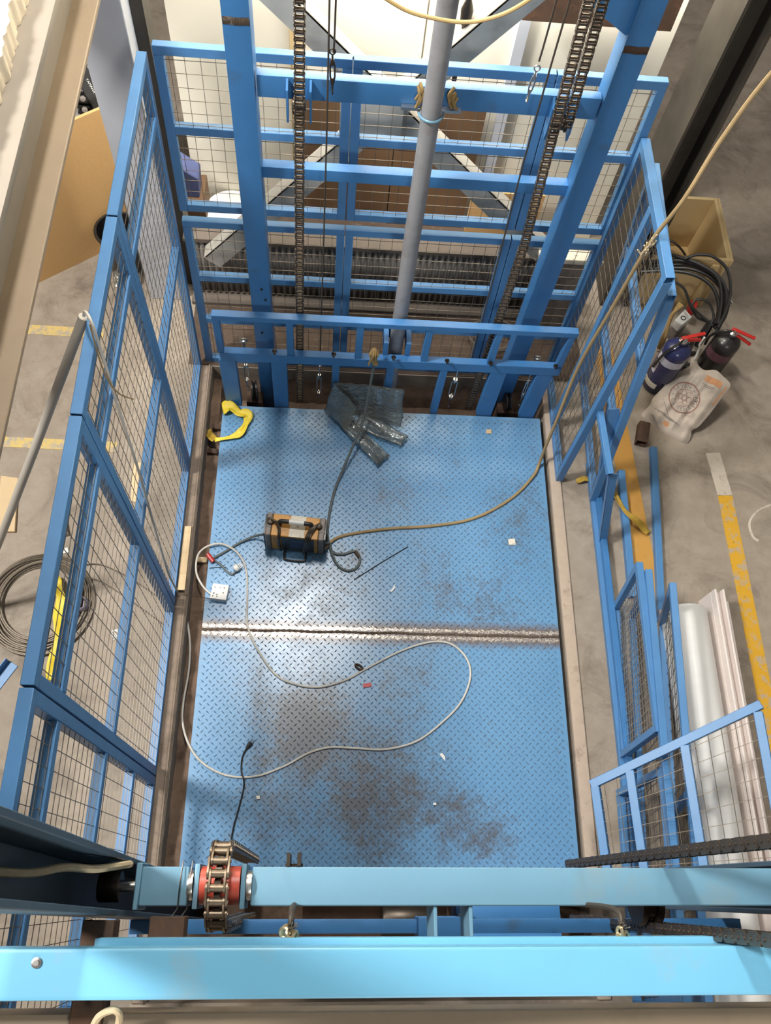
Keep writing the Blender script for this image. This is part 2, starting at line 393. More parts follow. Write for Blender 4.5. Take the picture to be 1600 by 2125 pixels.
# dirt behind the lift
DARKDIRT = plain('dark_dirt', (0.085, 0.058, 0.042), 0.95, 0, 0.4, 14, 0.8, dirt=(0.18, 0.13, 0.095), dirt_at=(0.58, 0.72), dirt_scale=22)
m = MB().grid(lambda u, v_: (-1.12+2.3*u, 2.745+0.43*v_, 0.004+0.006*random.random()), 30, 8)
struct(m.build('floor', DARKDIRT), 'strip of brown dirt behind the back cage')
# pit edges
m = MB(); m.box((-1.045, HY0, -0.11), (-0.987, 2.74, 0.012)); m.box((-1.004, HY0, 0.012), (-0.992, 2.74, 0.02))
struct(m.build('trim_1', CURBD, bevel=0.003, seg=1), 'dirty steel-edged kerb on the left of the pit')
m = MB(); m.box((0.926, HY0, -0.11), (0.985, 2.74, 0.016))
struct(m.build('trim_2', CURBM, bevel=0.006), 'pale chipped concrete kerb on the right of the pit')
# painted lines
def line(a, b, wd, mat, label):
    m = MB(); a = V(a); b = V(b); d = (b-a).normalized(); n_ = V((-d.y, d.x, 0))*wd/2
    m.prism([a-n_, a+n_, b+n_, b-n_], (0, 0, 0.003)); o = m.build('floor_marking', mat); tag(o, label, 'floor marking'); return o
line((1.926, 2.03, 0.0), (1.945, 0.2, 0.0), 0.085, YLINE, 'yellow painted line along the right edge of the floor')
line((1.900, 2.30, 0.0), (1.926, 2.03, 0.0), 0.085, WLINE, 'faded white end of the painted line on the right floor')
line((1.33, 3.0, 0.0), (1.425, 1.2, 0.0), 0.115, YLINE2, 'worn orange painted strip beside the leaning blue gate')
line((-4.0, 2.95, 0.0), (-1.62, 2.93, 0.0), 0.065, YLINE3, 'faded yellow line on the left floor nearest the chipboard')
line((-4.0, 2.22, 0.0), (-1.45, 2.19, 0.0), 0.062, YLINE3, 'faded yellow line on the left floor crossing under the grey pipe')
m = MB().tube([p + V((0,0,-0.012)) for p in smooth_path([Z(1600,1048), Z(1572,1062), Z(1556,1085), Z(1562,1112), Z(1574,1122)], 8)], 0.016, 6)
tag(m.build('floor_marking', WLINE), 'curved white paint mark at the right edge of the floor', 'floor marking')

# back wall, braces, columns
WY = 3.86
m = MB(); m.box((-1.16, WY+0.022, 0.0), (1.335, WY+0.08, 3.4)); wallb = struct(m.build('wall_back', CREAM), 'bright cream panelled wall behind the lift')
for (x0, x1) in ((-1.16, -0.522), (-0.515, 0.098), (0.105, 0.578), (0.585, 1.335)):
    MB().box((x0, WY, 0.0), (x1, WY+0.0215, 3.4)).build('wall_panel', CREAM, wallb, bevel=0.002, seg=1)
m = MB(); m.box((-0.565, WY-0.03, 0), (-0.50, WY-0.001, 3.2)); struct(m.build('trim_3', PLY), 'tan upright strip on the cream wall')
m = MB(); m.box((0.545, WY-0.04, 0), (0.60, WY-0.001, 3.2)); struct(m.build('trim_4', GREYCOL), 'grey upright strip on the cream wall')
# hardboard sheets on the wall
p0 = Y(620, 200, WY-0.06); p1 = Y(1010, 225, WY-0.06)
m = MB(); m.box((p0.x, WY-0.075, 0.0), (0.0, WY-0.05, p0.z+0.06))
tag(m.build('hardboard_sheet', BROWNBOARD), 'dark brown hardboard sheet against the cream wall, left of the grey cylinder', 'board')
m = MB(); m.box((0.006, WY-0.08, 0.0), (p1.x, WY-0.05, p1.z+0.05))
tag(m.build('hardboard_sheet', BROWNBOARD), 'dark brown hardboard sheet against the cream wall, right of the grey cylinder', 'board')
a = Y(985, 395, WY-0.10); b = Y(1105, 400, WY-0.10)
m = MB(); m.box((p1.x+0.02, WY-0.11, 0), (b.x+0.08, WY-0.085, a.z))
tag(m.build('chipboard_offcut', CHIP), 'low tan chipboard offcut leaning on the wall behind the right chain', 'board')
# ribbed sheet and ledge at the foot of the wall
m = MB(); N_ = 130; x0, x1 = -1.12, 1.12
prof = []
for i in range(N_*2):
    x = x0 + (x1-x0)*i/(N_*2-1); prof.append((x, 3.25 + (0.008 if (i//2) % 2 else -0.010)))
vs_ = [(x, y, 0.03) for x, y in prof] + [(x, y + 0.02, 0.44) for x, y in prof]; k = len(prof)
m.add(vs_, [(i, i+1, k+i+1, k+i) for i in range(k-1)])
struct(m.build('wall_low', GALV, solid=0.003), 'low ribbed grey sheet behind the back cage')
m = MB(); m.box((-1.14, 3.17, 0.0), (1.14, 3.30, 0.03)); m.box((-1.14, 3.245, 0.44), (1.14, 3.33, 0.47))
struct(m.build('trim_5', LEDGE, bevel=0.004, seg=1), 'grey ledges above and below the ribbed sheet')
m = MB(); m.box((-1.12, 3.335, 0.0), (1.14, 3.85, 0.11)); struct(m.build('trim_11', DARKDIRT), 'dark brown low plinth at the foot of the cream wall')
# X braces (steel angles)
BY = 3.14
br = thing('cross_brace', 'grey steel X bracing between the two building columns', 'bracing', (0, BY, 0))
def angle(mb, p, q, side, wd=0.105, th=0.007):
    p = V(p); q = V(q); d = (q-p).normalized(); n_ = V((0, -1, 0)); t = d.cross(n_).normalized()*side
    mb.prism([p - t*wd/2, q - t*wd/2, q + t*wd/2, p + t*wd/2], (0, th, 0))
    mb.prism([p + t*wd/2, q + t*wd/2, q + t*(wd/2) + V((0, wd*0.8, 0)), p + t*(wd/2) + V((0, wd*0.8, 0))], -t*th)
m = MB(); a = Y(440, 545, BY); b = Y(745, 290, BY); d = (b-a).normalized(); angle(m, a, a + d*((1.30-a.x)/d.x), -1); m.build('brace_angle', BRACE, br)
m = MB(); a = Y(575, 0, BY+0.02); b = Y(1120, 525, BY+0.02); d = (b-a).normalized(); angle(m, a - d*0.8, b + d*0.12, -1); m.build('brace_angle', BRACE, br)
m = MB(); c_ = Y(770, 250, BY-0.012); m.prism([c_+V((-0.14,0,-0.09)), c_+V((0.14,0,-0.09)), c_+V((0.14,0,0.09)), c_+V((-0.14,0,0.09))], (0, 0.008, 0)); m.build('gusset_plate', BRACE, br)
# right column (I section) and left pale board column
m = MB(); y0, y1 = 3.32, 3.62
xa, xb = 1.345, 1.515
m.box((xa, y0, 0), (xa+0.014, y1, 3.8)); m.box((xb-0.014, y0, 0), (xb, y1, 3.8)); m.box((xa+0.014, (y0+y1)/2-0.005, 0), (xb-0.014, (y0+y1)/2+0.005, 3.8))
col_r = thing('building_column', 'dark grey steel I-section building column on the right', 'column', (1.35, 3.47, 0))
col_r['kind'] = 'structure'; del col_r['category']
m.build('column_section', DARKCOL, col_r)
m = MB(); m.box((-1.385, 3.20, 0), (-1.185, 3.43, 3.8)); o = m.build('wall_left', GREYCOL, bevel=0.004, seg=1); struct(o, 'pale grey boxed-in column at the back left corner')
m = MB(); m.box((-1.184, 3.32, 0), (-1.13, 3.44, 3.8)); struct(m.build('gap_shade_strip', DARKCOL), 'dark upright strip standing in for the shaded gap beside the pale grey column')  # dark-coloured strip put in for the shade of the gap here
# brown beam across the top right
m = MB(); a = Y(1050, 20, 3.6); m.box((0.5, 3.58, a.z-0.03), (1.19, 3.70, a.z+0.14)); struct(m.build('trim_7', RUST), 'brown steel beam over the cream wall')

# upper floor edge on the left: screed, beam flanges and web
m = MB()
def edge(y): return 0.006*math.sin(y*13+2*math.sin(y*5)) + 0.004*math.sin(y*47) + 0.003*math.sin(y*131+1)
def sl(u, v_):
    y = -3 + 9*v_; x = -1.75 + 0.47*u
    return (x + (edge(y) if u > 0.98 else 0), y, 2.36 + random.uniform(0, 0.003))
m.grid(sl, 6, 900, True)
m.grid(lambda u, v_: (-1.28 + edge(-3+9*v_) + 0.002*u*math.sin(v_*2500+u*9), -3+9*v_, 2.361-0.075*u), 5, 900, True)
struct(m.build('ceiling', CREAMC), 'rough cream screed edge of the upper floor on the left')
m = MB(); m.box((-1.60, -3, 2.255), (-1.200, 6, 2.285)); m.box((-1.30, -3, 2.05), (-1.262, 6, 2.255))
struct(m.build('trim_8', SLABG, bevel=0.004), 'grey-beige top flange and web of the upper floor beam')
m = MB(); m.box((-1.42, -3, 2.03), (-1.172, 6, 2.052)); struct(m.build('trim_9', SLABP, bevel=0.008, seg=3), 'rounded beige bottom flange of the upper floor beam')
# upper floor edge under the photographer
m = MB(); a = Z(800, 2098, 2.18); m.box((-1.5, -2.5, 2.08), (1.6, a.y, 2.18)); struct(m.build('trim_10', SLABP, bevel=0.006), 'beige concrete slab edge at the bottom of the view')

# ================================================================ mesh panels
def panel(name, label, group, P00, P10, P11, P01, us=(0, 1), vs_=(0, 1), t=0.038, pitch=0.057, side=1, mat=None, wire=True, wr=0.0014, t2=None, extra=None, wmat=None, cat='mesh panel'):
    """four-cornered frame of square tube with welded wire mesh; u along the width, v up"""
    mat = mat or BLUE_FENCE; t2 = t2 or t
    P00, P10, P11, P01 = V(P00), V(P10), V(P11), V(P01)
    def B(u, v_): return (P00*(1-u)+P10*u)*(1-v_) + (P01*(1-u)+P11*u)*v_
    N = ((P10-P00).cross(P01-P00)).normalized()*side
    base = (P00+P10)/2
    r = thing(name, label, cat, base, group)
    W_ = ((P10-P00).length+(P11-P01).length)/2; H_ = ((P01-P00).length+(P11-P10).length)/2
    hu, hv = t/2/W_, t/2/H_
    def cu(u): return min(max(u, hu), 1-hu)
    def cv(v_): return min(max(v_, hv), 1-hv)
    for u in us:
        m = MB(); m.bar(B(cu(u), 0), B(cu(u), 1-2*hv), t, t, N); m.build('stile', mat, r, bevel=0.002, seg=1)
    ulist = sorted(us)
    m = MB(); m.bar(B(0, 1-hv), B(1, 1-hv), t2, t2, N, hollow=0.004); m.build('rail', mat, r, bevel=0.002, seg=1)
    for v_ in vs_:
        if v_ == 1: continue
        for i in range(len(ulist)-1):
            ua = cu(ulist[i]) + hu; ub = cu(ulist[i+1]) - hu
            m = MB(); m.bar(B(ua, cv(v_)), B(ub, cv(v_)), t2, t2, N); m.build('rail', mat, r, bevel=0.002, seg=1)
    if extra:
        for (ua, va, ub, vb) in extra:
            m = MB(); m.bar(B(ua, va), B(ub, vb), t2, t2, N); m.build('rail', mat, r, bevel=0.002, seg=1)
    if wire:
        m = MB(); off = N*(t*0.30); nu = max(2, round(W_/pitch)); nv = max(2, round(H_/pitch))
        for i in range(1, nu):
            u = (i + random.uniform(-0.04, 0.04))/nu; prev = None
            ks = 5; pts = [B(u, hv*1.2 + (1-2.4*hv)*k/ks) + off + N*random.uniform(-0.0015, 0.0015) for k in range(ks+1)]
            m.tube(pts, wr, 4, cap=False)
        for j in range(1, nv):
            v_ = (j + random.uniform(-0.04, 0.04))/nv
            ks = 5; pts = [B(hu*1.2 + (1-2.4*hu)*k/ks, v_) + off*1.12 + N*random.uniform(-0.0015, 0.0015) for k in range(ks+1)]
            m.tube(pts, wr, 4, cap=False)
        m.build('wire_mesh', wmat or WIRE, r, kind='stuff')
    return r

# back cage: leans back slightly
LB = V((0, 0.0695, 1.0)).normalized(); PB = V((0, 2.785, 0)); NB = V((0, 1, -0.0695)).normalized()
def back(px, py): return atp(px, py, PB, NB)
def backz(x, z): return V((x, 2.785 + 0.0695*z, z))
xs = [-1.025, -0.262, 0.535, 0.985]
zt = [back(318, 88).z, back(355, 265).z, back(372, 425).z]
zl = [back(395, 460).z, back(410, 572).z, back(425, 660).z, 0.0]
gl = [('left of the left mast post', 'at far left'), ('between the mast posts', 'in the middle'), ('behind the right mast post', 'at far right')]
for i in range(3):
    xa, xb = xs[i]+0.002, xs[i+1]-0.002
    za, zb = zt[2]-0.019, zt[0]
    panel('cage_panel', 'upper blue wire-mesh panel of the back cage, ' + gl[i][0], 'panels of the back cage', backz(xa, za), backz(xb, za), backz(xb, zb), backz(xa, zb),
          vs_=(0, (zt[1]-za)/(zb-za), 1), side=1)
    za, zb = 0.004, zl[0]+0.019
    panel('cage_panel', 'lower blue wire-mesh panel of the back cage, ' + gl[i][0], 'panels of the back cage', backz(xa, za), backz(xb, za), backz(xb, zb), backz(xa, zb),
          vs_=(0, (zl[2]-za)/(zb-za), (zl[1]-za)/(zb-za), 1), side=1)

# left cage: four panels along the pit
XL = -1.062; ZT = 1.85
ysl = [2.075, 1.295, 0.482, -0.36]
def LP(y, z): return V((XL, y, z))
z2, z3 = 1.585, 0.90
panel('cage_panel', 'blue wire-mesh panel of the left cage, farthest, meeting the back cage', 'panels of the left cage', LP(2.745, 0.014), LP(ysl[0]+0.003, 0.014), LP(ysl[0]+0.003, ZT), LP(2.895, ZT),
      vs_=(0, z3/ZT, z2/ZT, 1), side=-1, extra=None)
panel('cage_panel', 'blue wire-mesh panel of the left cage, second from the back', 'panels of the left cage', LP(ysl[0]-0.003, 0.014), LP(ysl[1]+0.003, 0.014), LP(ysl[1]+0.003, ZT), LP(ysl[0]-0.003, ZT),
      vs_=(0, z3/ZT, z2/ZT, 1), side=-1)
panel('cage_panel', 'blue wire-mesh panel of the left cage, third from the back, before the yellow ribbon', 'panels of the left cage', LP(ysl[1]-0.003, 0.014), LP(ysl[2]+0.003, 0.014), LP(ysl[2]+0.003, ZT), LP(ysl[1]-0.003, ZT),
      vs_=(0, z3/ZT, z2/ZT, 1), side=-1)
panel('cage_panel', 'blue wire-mesh panel of the left cage, nearest, behind the dark channel', 'panels of the left cage', LP(ysl[2]-0.003, 0.014), LP(ysl[3], 0.014), LP(ysl[3], ZT), LP(ysl[2]-0.003, ZT),
      vs_=(0, 0.48/ZT, 0.98/ZT, z2/ZT, 1), side=-1)

# right cage panel beside the mast
XR = 0.975
panel('cage_panel', 'blue wire-mesh side panel standing at the right of the lift', 'panels of the right cage', V((XR, 2.075, 0.014)), V((XR, 2.775, 0.014)), V((XR, 2.875, 1.63)), V((XR, 2.135, 1.63)),
      us=(0, 0.52, 1), vs_=(0, 1), side=-1)
# gate leaning against it
nt = Z(1395, 612, 1.50); nb = Z(1231, 1043, 0.02)
panel('gate_panel', 'blue wire-mesh gate leaning outward behind the right side panel', None, nb, nb + V((0.02, 0.78, 0)), nt + V((0.03, 0.72, 0)), nt,
      us=(0, 1), vs_=(0, 0.35, 0.7, 1), side=-1)
# blue angle bars leaning in front of that gate
def angle_bar(label, p, q, wd, up):
    m = MB(); p = V(p); q = V(q); d = (q-p).normalized(); u = V(up); a = d.cross(u).normalized(); b = a.cross(d)
    m.prism([p, q, q + a*wd, p + a*wd], b*0.004); m.prism([p, q, q + b*wd, p + b*wd], a*0.004)
    return tag(m.build('angle_bar', BLUE_FENCE, bevel=0.001, seg=1), label, 'steel bar')
angle_bar('blue angle bar leaning with its foot by the kerb, nearest the camera', Z(1243, 1132, 0.0), Z(1264, 985, 0.62), 0.04, (1, 0, 0.3))
angle_bar('wide blue angle bar leaning behind the nearest leaning bar', Z(1236, 1045, 0.0), Z(1262, 850, 0.75), 0.055, (1, 0, 0.3))
o = MB().bar(Z(1244, 850, 0.70), Z(1266, 985, 0.64), 0.03, 0.03, hollow=0.003).build('square_tube', BLUE_FENCE, bevel=0.002, seg=1)
tag(o, 'short pale blue square tube resting on the leaning angle bars', 'steel tube')
# long tubes on the floor right of the kerb
def floor_tube(label, a, b, z, sz=0.032, mat=None, bz=None):
    a = Z(*a, z); b = Z(*b, z if bz is None else bz)
    o = MB().bar(a, b, sz, sz, hollow=0.003).build('square_tube', mat or BLUE_FENCE, bevel=0.002, seg=1)
    return tag(o, label, 'steel tube', 'blue tubes lying on the right floor')
floor_tube('long blue tube on the floor nearest the right kerb', (1222, 960), (1316, 1810), 0.018)
floor_tube('long blue tube on the floor, second from the right kerb, touching the first', (1237, 985), (1332, 1810), 0.018)
floor_tube('long shiny blue tube lying on top of the two tubes by the right kerb', (1240, 1010), (1330, 1810), 0.052, mat=BLUE)
floor_tube('blue tube on the floor covering the left edge of the orange strip', (1288, 978), (1312, 1240), 0.018, 0.038)
floor_tube('blue tube on the floor right of the orange strip, longest of that pair', (1355, 930), (1372, 1290), 0.018, 0.038)

# loose panels propped on their long edges
def propped(label, bf, tf, bn, tn, ht, us, **kw):
    b0 = Z(*bf, 0.02); b1 = Z(*bn, 0.02); t0 = Z(*tf, ht); t1 = Z(*tn, ht)
    return panel('loose_panel', label, 'loose mesh panels propped on the right floor', b1, b0, t0, t1, us=us, vs_=(0, 1), side=1, t=0.032, **kw)
propped('loose blue mesh panel propped on edge, nearest the right kerb, with bright wires', (1277, 1258), (1327, 1165), (1292, 1575), (1369, 1518), 0.5, (0, 1), pitch=0.032, wr=0.0018, wmat=STEEL)
propped('loose blue mesh panel propped on edge under the raised gate', (1284, 1640), (1378, 1590), (1320, 2095), (1425, 2100), 0.46, (0, 0.55, 1), pitch=0.05)
propped('loose blue mesh panel propped behind the bright-wired one', (1312, 1275), (1346, 1180), (1345, 2080), (1428, 2080), 0.52, (0, 1))
propped('loose blue mesh panel propped against the white plastic sheet', (1372, 1290), (1396, 1208), (1420, 2080), (1472, 2080), 0.5, (0, 0.45, 1))
# panel lying across the top of them
l0 = Z(1226, 1622, 0.40); r0 = Z(1578, 1450, 0.78)
l1 = Z(1255, 1826, 0.385); r1 = Z(1646, 1820, 0.76)
panel('gate_panel', 'blue mesh gate lying tilted across the loose panels, bottom right', None, l1, r1, r0, l0, us=(0, 0.235, 0.56, 1), vs_=(0, 1), side=1, t=0.036, wr=0.0016, wmat=COIL_WIRE)
# curled white sheet and profiles
m = MB()
def sheet(u, v_):
    an = PI*(0.04+0.9*u)
    return V((1.545 - 0.115*math.cos(an), -0.75 + 2.08*v_ - 0.04*u*v_, 0.012 + 0.21*math.sin(an)))
m.grid(sheet, 24, 6)
tag(m.build('plastic_sheet', PVC, solid=0.003), 'white plastic sheet curled into an arch on the right floor', 'plastic sheet')
def profile(label, x0, y0, y1, wd, h):
    m = MB(); m.box((x0, y0, 0.0), (x0+wd, y1, h*0.75)); m.box((x0, y0, h*0.75), (x0+0.010, y1, h)); m.box((x0+wd-0.010, y0, h*0.75), (x0+wd, y1, h))
    return tag(m.build('plastic_profile', PINKPVC, bevel=0.002, seg=1), label, 'plastic profile')
profile('tall off-white plastic profile with grooves beside the curled sheet', 1.668, -0.72, 1.40, 0.052, 0.20)
profile('lower off-white plastic profile at the right of the taller one', 1.722, -0.72, 1.36, 0.045, 0.13)

# ================================================================ lift car: deck, back frame, near frame
CY = 1.187
car = thing('lift_car', 'blue chequer-plate lift platform with upright frames at both ends', 'lift platform', (0, CY, -0.06))
DY0, DY1 = 0.085, 2.482
m = MB(); m.box((-0.895, DY0, -0.10), (0.895, DY0+0.05, -0.009)); m.box((-0.895, DY1-0.05, -0.10), (0.895, DY1, -0.009)); m.box((-0.895, DY0, -0.10), (-0.845, DY1, -0.009)); m.box((0.845, DY0, -0.10), (0.895, DY1, -0.009)); m.box((-0.845, CY-0.05, -0.10), (0.845, CY+0.05, -0.009))
m.build('under_frame', BLUE, car)
def lug_mesh(mb, x, y, an, L=0.0118, wd=0.0034, h=0.0024):
    c, s_ = math.cos(an), math.sin(an)
    def P(u, v_, z): return (x+u*c-v_*s_, y+u*s_+v_*c, z)
    mb.add([P(-L, 0, 0), P(0, -wd, 0), P(L, 0, 0), P(0, wd, 0), P(-L*0.45, 0, h), P(L*0.45, 0, h)],
           [(0,1,5,4), (1,2,5), (2,3,4,5), (3,0,4)])
for k, (y0, y1) in enumerate(((CY+0.004, DY1), (DY0, CY-0.004))):
    m = MB(); m.box((-0.902, y0, -0.009), (0.902, y1, 0.0)); pl = m.build('deck_plate', DECK, car)
    # keep texture space on the car's seam: object origin is the car origin
    m = MB(); q = 0.0258; K = int(3.2/q)
    for i in range(-K, K):
        for j in range(-K, K):
            x = (i-j)*q*0.70711; y = (y0+y1)/2 + (i+j)*q*0.70711
            if abs(x) < 0.888 and y0+0.012 < y < y1-0.012: lug_mesh(m, x, y, PI/4 if (i+j) % 2 else -PI/4)
    m.build('tread_lugs', LUG, pl, kind='stuff')
m = MB()
def bead(u, v_):
    x = -0.90+1.80*u; a = PI*v_
    return (x, CY + 0.007*math.cos(a)*(1+0.25*math.sin(x*211)) + 0.002*math.sin(x*23), 0.0045*math.sin(a)*(1+0.35*math.sin(x*317)) - 0.001)
m.grid(bead, 260, 5); m.build('weld_bead', WELD, car)
# back frame
FY = 2.508
rails = []
def cz(px, py, y=FY): return Y(px, py, y)
zt_, zr = 0.775, 0.475
m = MB(); m.bar((-0.885, FY, zt_), (0.90, FY, zt_), 0.04, 0.034, hollow=0.003); m.build('top_rail', BLUE, car, bevel=0.002, seg=1)
m = MB(); m.box((-0.875, FY-0.022, zr-0.045), (0.895, FY+0.02, zr+0.022)); m.build('middle_rail', BLUE, car, bevel=0.002, seg=1)
for x in (-0.868, -0.515, -0.17, 0.17, 0.515, 0.878):
    m = MB(); m.bar((x, FY, zr+0.022), (x, FY, zt_-0.017), 0.034, 0.034, (0, 1, 0)); m.build('short_post', BLUE, car, bevel=0.002, seg=1)
for x, wd in ((-0.842, 0.086), (-0.577, 0.080), (-0.282, 0.038), (0.004, 0.038), (0.286, 0.038), (0.575, 0.086), (0.822, 0.086)):
    m = MB(); m.bar((x, FY, -0.008), (x, FY, zr-0.045), wd, 0.04, (0, 1, 0)); m.build('frame_post', BLUE, car, bevel=0.002, seg=1)
bolt = None
for (px, py) in ((570, 727), (693, 733), (817, 740), (928, 747), (1018, 752), (1153, 758)):
    p = cz(px, py, FY-0.022)
    if bolt is None:
        m = MB(); m.lathe([(0.013, 0), (0.013, 0.008), (0.007, 0.008), (0.007, 0.022)], p, (0, -1, 0), 6, False); bolt = m.build('bolt', DARKSTEEL, car); bp = p
    else:
        b = bolt.copy(); COL.objects.link(b); b.location = p - bp
# near frame (mostly under the crosshead)
NY = 0.062
m = MB(); m.bar((-0.885, NY, zt_), (0.90, NY, zt_), 0.04, 0.034, hollow=0.003); m.build('top_rail', BLUE, car, bevel=0.002, seg=1)
m = MB(); m.box((-0.875, NY-0.02, zr-0.045), (0.895, NY+0.02, zr+0.022)); m.build('middle_rail', BLUE, car, bevel=0.002, seg=1)
for x, wd in ((-0.842, 0.086), (-0.577, 0.080), (-0.282, 0.038), (0.004, 0.038), (0.286, 0.038), (0.575, 0.086), (0.822, 0.086)):
    m = MB(); m.bar((x, NY, -0.008), (x, NY, zr-0.045), wd, 0.04, (0, 1, 0)); m.build('frame_post', BLUE, car, bevel=0.002, seg=1)

# ================================================================ back mast
MYF, MYB = 2.612, 2.715
mast = thing('lift_mast', 'tall blue twin-post lift mast standing behind the platform', 'mast', (0.03, 2.66, -0.11))
XM = ((-0.705, -0.612), (0.648, 0.738))
for k, (xa, xb) in enumerate(XM):
    m = MB(); zt2 = 3.4
    # C channel: front web, side flanges folded back
    m.box((xa, MYF, -0.28), (xb, MYF+0.008, zt2)); m.box((xa, MYF+0.008, -0.28), (xa+0.008, MYB, zt2)); m.box((xb-0.008, MYF+0.008, -0.28), (xb, MYB, zt2))
    post = m.build('mast_post', BLUE, mast, bevel=0.0025, seg=2)
    p = Y(508, 45, MYF) if k == 0 else Y(1303, 103, MYF)
    m = MB()
    def scar(u, v_, p=p, xa=xa, xb=xb): 
        return (xa+0.002+(xb-xa-0.004)*u, MYF-0.0012-0.0025*math.sin(PI*v_)*(0.7+0.3*math.sin(u*60)), p.z-0.014+0.028*v_+0.0012*math.sin(u*9))
    m.grid(scar, 30, 6); m.build('weld_scar', WELD if k == 0 else RUST, post, label='burnt weld across the post')
za = Y(860, 362, 2.70).z
m = MB(); m.box((-0.612, 2.66, za-0.028), (0.648, 2.705, za+0.028)); m.build('tie_bar', BLUE, mast, bevel=0.003)
for p in (Y(543, 600, MYF), Y(551, 622, MYF), Y(544, 690, MYF)):
    m = MB(); m.lathe([(0.006, 0), (0.006, 0.005)], p, (0, -1, 0), 8, False); m.build('bolt_head', DARKSTEEL, mast)
# gusset at the top right
m = MB(); a = Y(1290, 20, 2.63); m.prism([(0.50, 2.63, a.z+0.0), (0.648, 2.63, a.z-0.09), (0.648, 2.63, a.z+0.4), (0.50, 2.63, a.z+0.4)], (0, 0.05, 0)); m.build('head_gusset', BLUE, mast, bevel=0.003)

# ================================================================ back crosshead riding in the mast
hz = (Y(545, 165, 2.63).z + Y(545, 205, 2.63).z)/2
hz0, hz1 = Y(900, 225, 2.625).z, Y(900, 180, 2.625).z
ch = thing('crosshead', 'blue crosshead beam carried between the back mast posts', 'crosshead beam', (0.02, 2.65, hz0))
m = MB(); m.box((-0.606, 2.622, hz0), (0.642, 2.662, hz1)); m.build('beam', BLUE, ch, bevel=0.004)
for x in (-0.455, 0.51):
    for sx in (-1, 1):
        m = MB(); xo = x + sx*0.042
        m.prism([(xo-0.004, 2.59, hz0-0.075), (xo-0.004, 2.622, hz0-0.05), (xo-0.004, 2.622, hz1-0.005), (xo-0.004, 2.59, hz1-0.03), (xo-0.004, 2.58, hz0-0.03)], (0.008, 0, 0)); m.build('pulley_cheek', BLUE, ch)
    m = MB(); m.lathe([(0.010, -0.025), (0.029, -0.022), (0.029, -0.016), (0.022, -0.012), (0.022, 0.012), (0.029, 0.016), (0.029, 0.022), (0.010, 0.025)], (x, 2.590, hz0-0.0), (1, 0, 0), 24); m.build('chain_pulley', DARKSTEEL, ch)
for x in (-0.655, 0.69):
    m = MB(); m.lathe([(0.012, -0.014), (0.032, -0.014), (0.032, 0.014), (0.012, 0.014)], (x, 2.665, hz0+0.01), (0, 1, 0), 20); m.build('guide_roller', DARKSTEEL, ch)
# clamp around the cylinder
cxy = V((0.025, 2.585)); CR = 0.036
m = MB(); m.tube([V((cxy.x + (CR+0.008)*math.cos(a), cxy.y - (CR+0.008)*math.sin(a), hz0+0.01)) for a in [PI*k/16 for k in range(17)]], 0.005, 8); m.build('u_bolt', BLUE_LIGHT, ch)
for sx in (-1, 1):
    m = MB(); m.bar((cxy.x+sx*(CR+0.008), 2.585, hz0+0.01), (cxy.x+sx*(CR+0.008), 2.625, hz0+0.01), 0.01, 0.01); m.box((cxy.x+sx*0.075-0.035, 2.60, hz0+0.004), (cxy.x+sx*0.075+0.035, 2.621, hz0+0.016)); m.build('clamp_ear', STEEL, ch)
m = MB(); random.seed(3)
for k in range(7):
    p = V((cxy.x-0.06+0.03*random.random(), 2.605, hz1-0.05+0.08*random.random())); m.tube(smooth_path([p, p+V((0.01, -0.012, -0.02)), p+V((0.0, 0.0, -0.05-0.03*random.random()))], 3), 0.006, 5)
    p = p + V((0.125, 0, -0.01)); m.tube(smooth_path([p, p+V((-0.01, -0.01, -0.02)), p+V((0.004, 0.0, -0.05))], 3), 0.006, 5)
m.build('binding_rag', HEMP, ch, kind='stuff')
# hydraulic cylinder
cyl = thing('hydraulic_cylinder', 'long grey hydraulic cylinder standing between the back mast posts', 'cylinder', (cxy.x, cxy.y, -0.11))
m = MB(); m.lathe([(CR, -0.02), (CR, 2.0), (CR*0.985, 2.002), (CR*0.985, 3.4)], (cxy.x, cxy.y, 0.0), (0, 0, 1), 28); m.build('barrel', GREY_PIPE, cyl)
m = MB(); m.box((cxy.x-0.07, 2.52, 0.50), (cxy.x-0.045, 2.65, 0.60)); m.box((cxy.x+0.045, 2.52, 0.50), (cxy.x+0.07, 2.65, 0.60)); m.box((cxy.x-0.07, 2.63, 0.50), (cxy.x+0.07, 2.65, 0.60)); m.build('cradle', BLUE, cyl, bevel=0.002)
m = MB(); m.box((cxy.x-0.06, 2.53, -0.28), (cxy.x+0.06, 2.65, -0.02)); m.build('foot', BLUE, cyl)

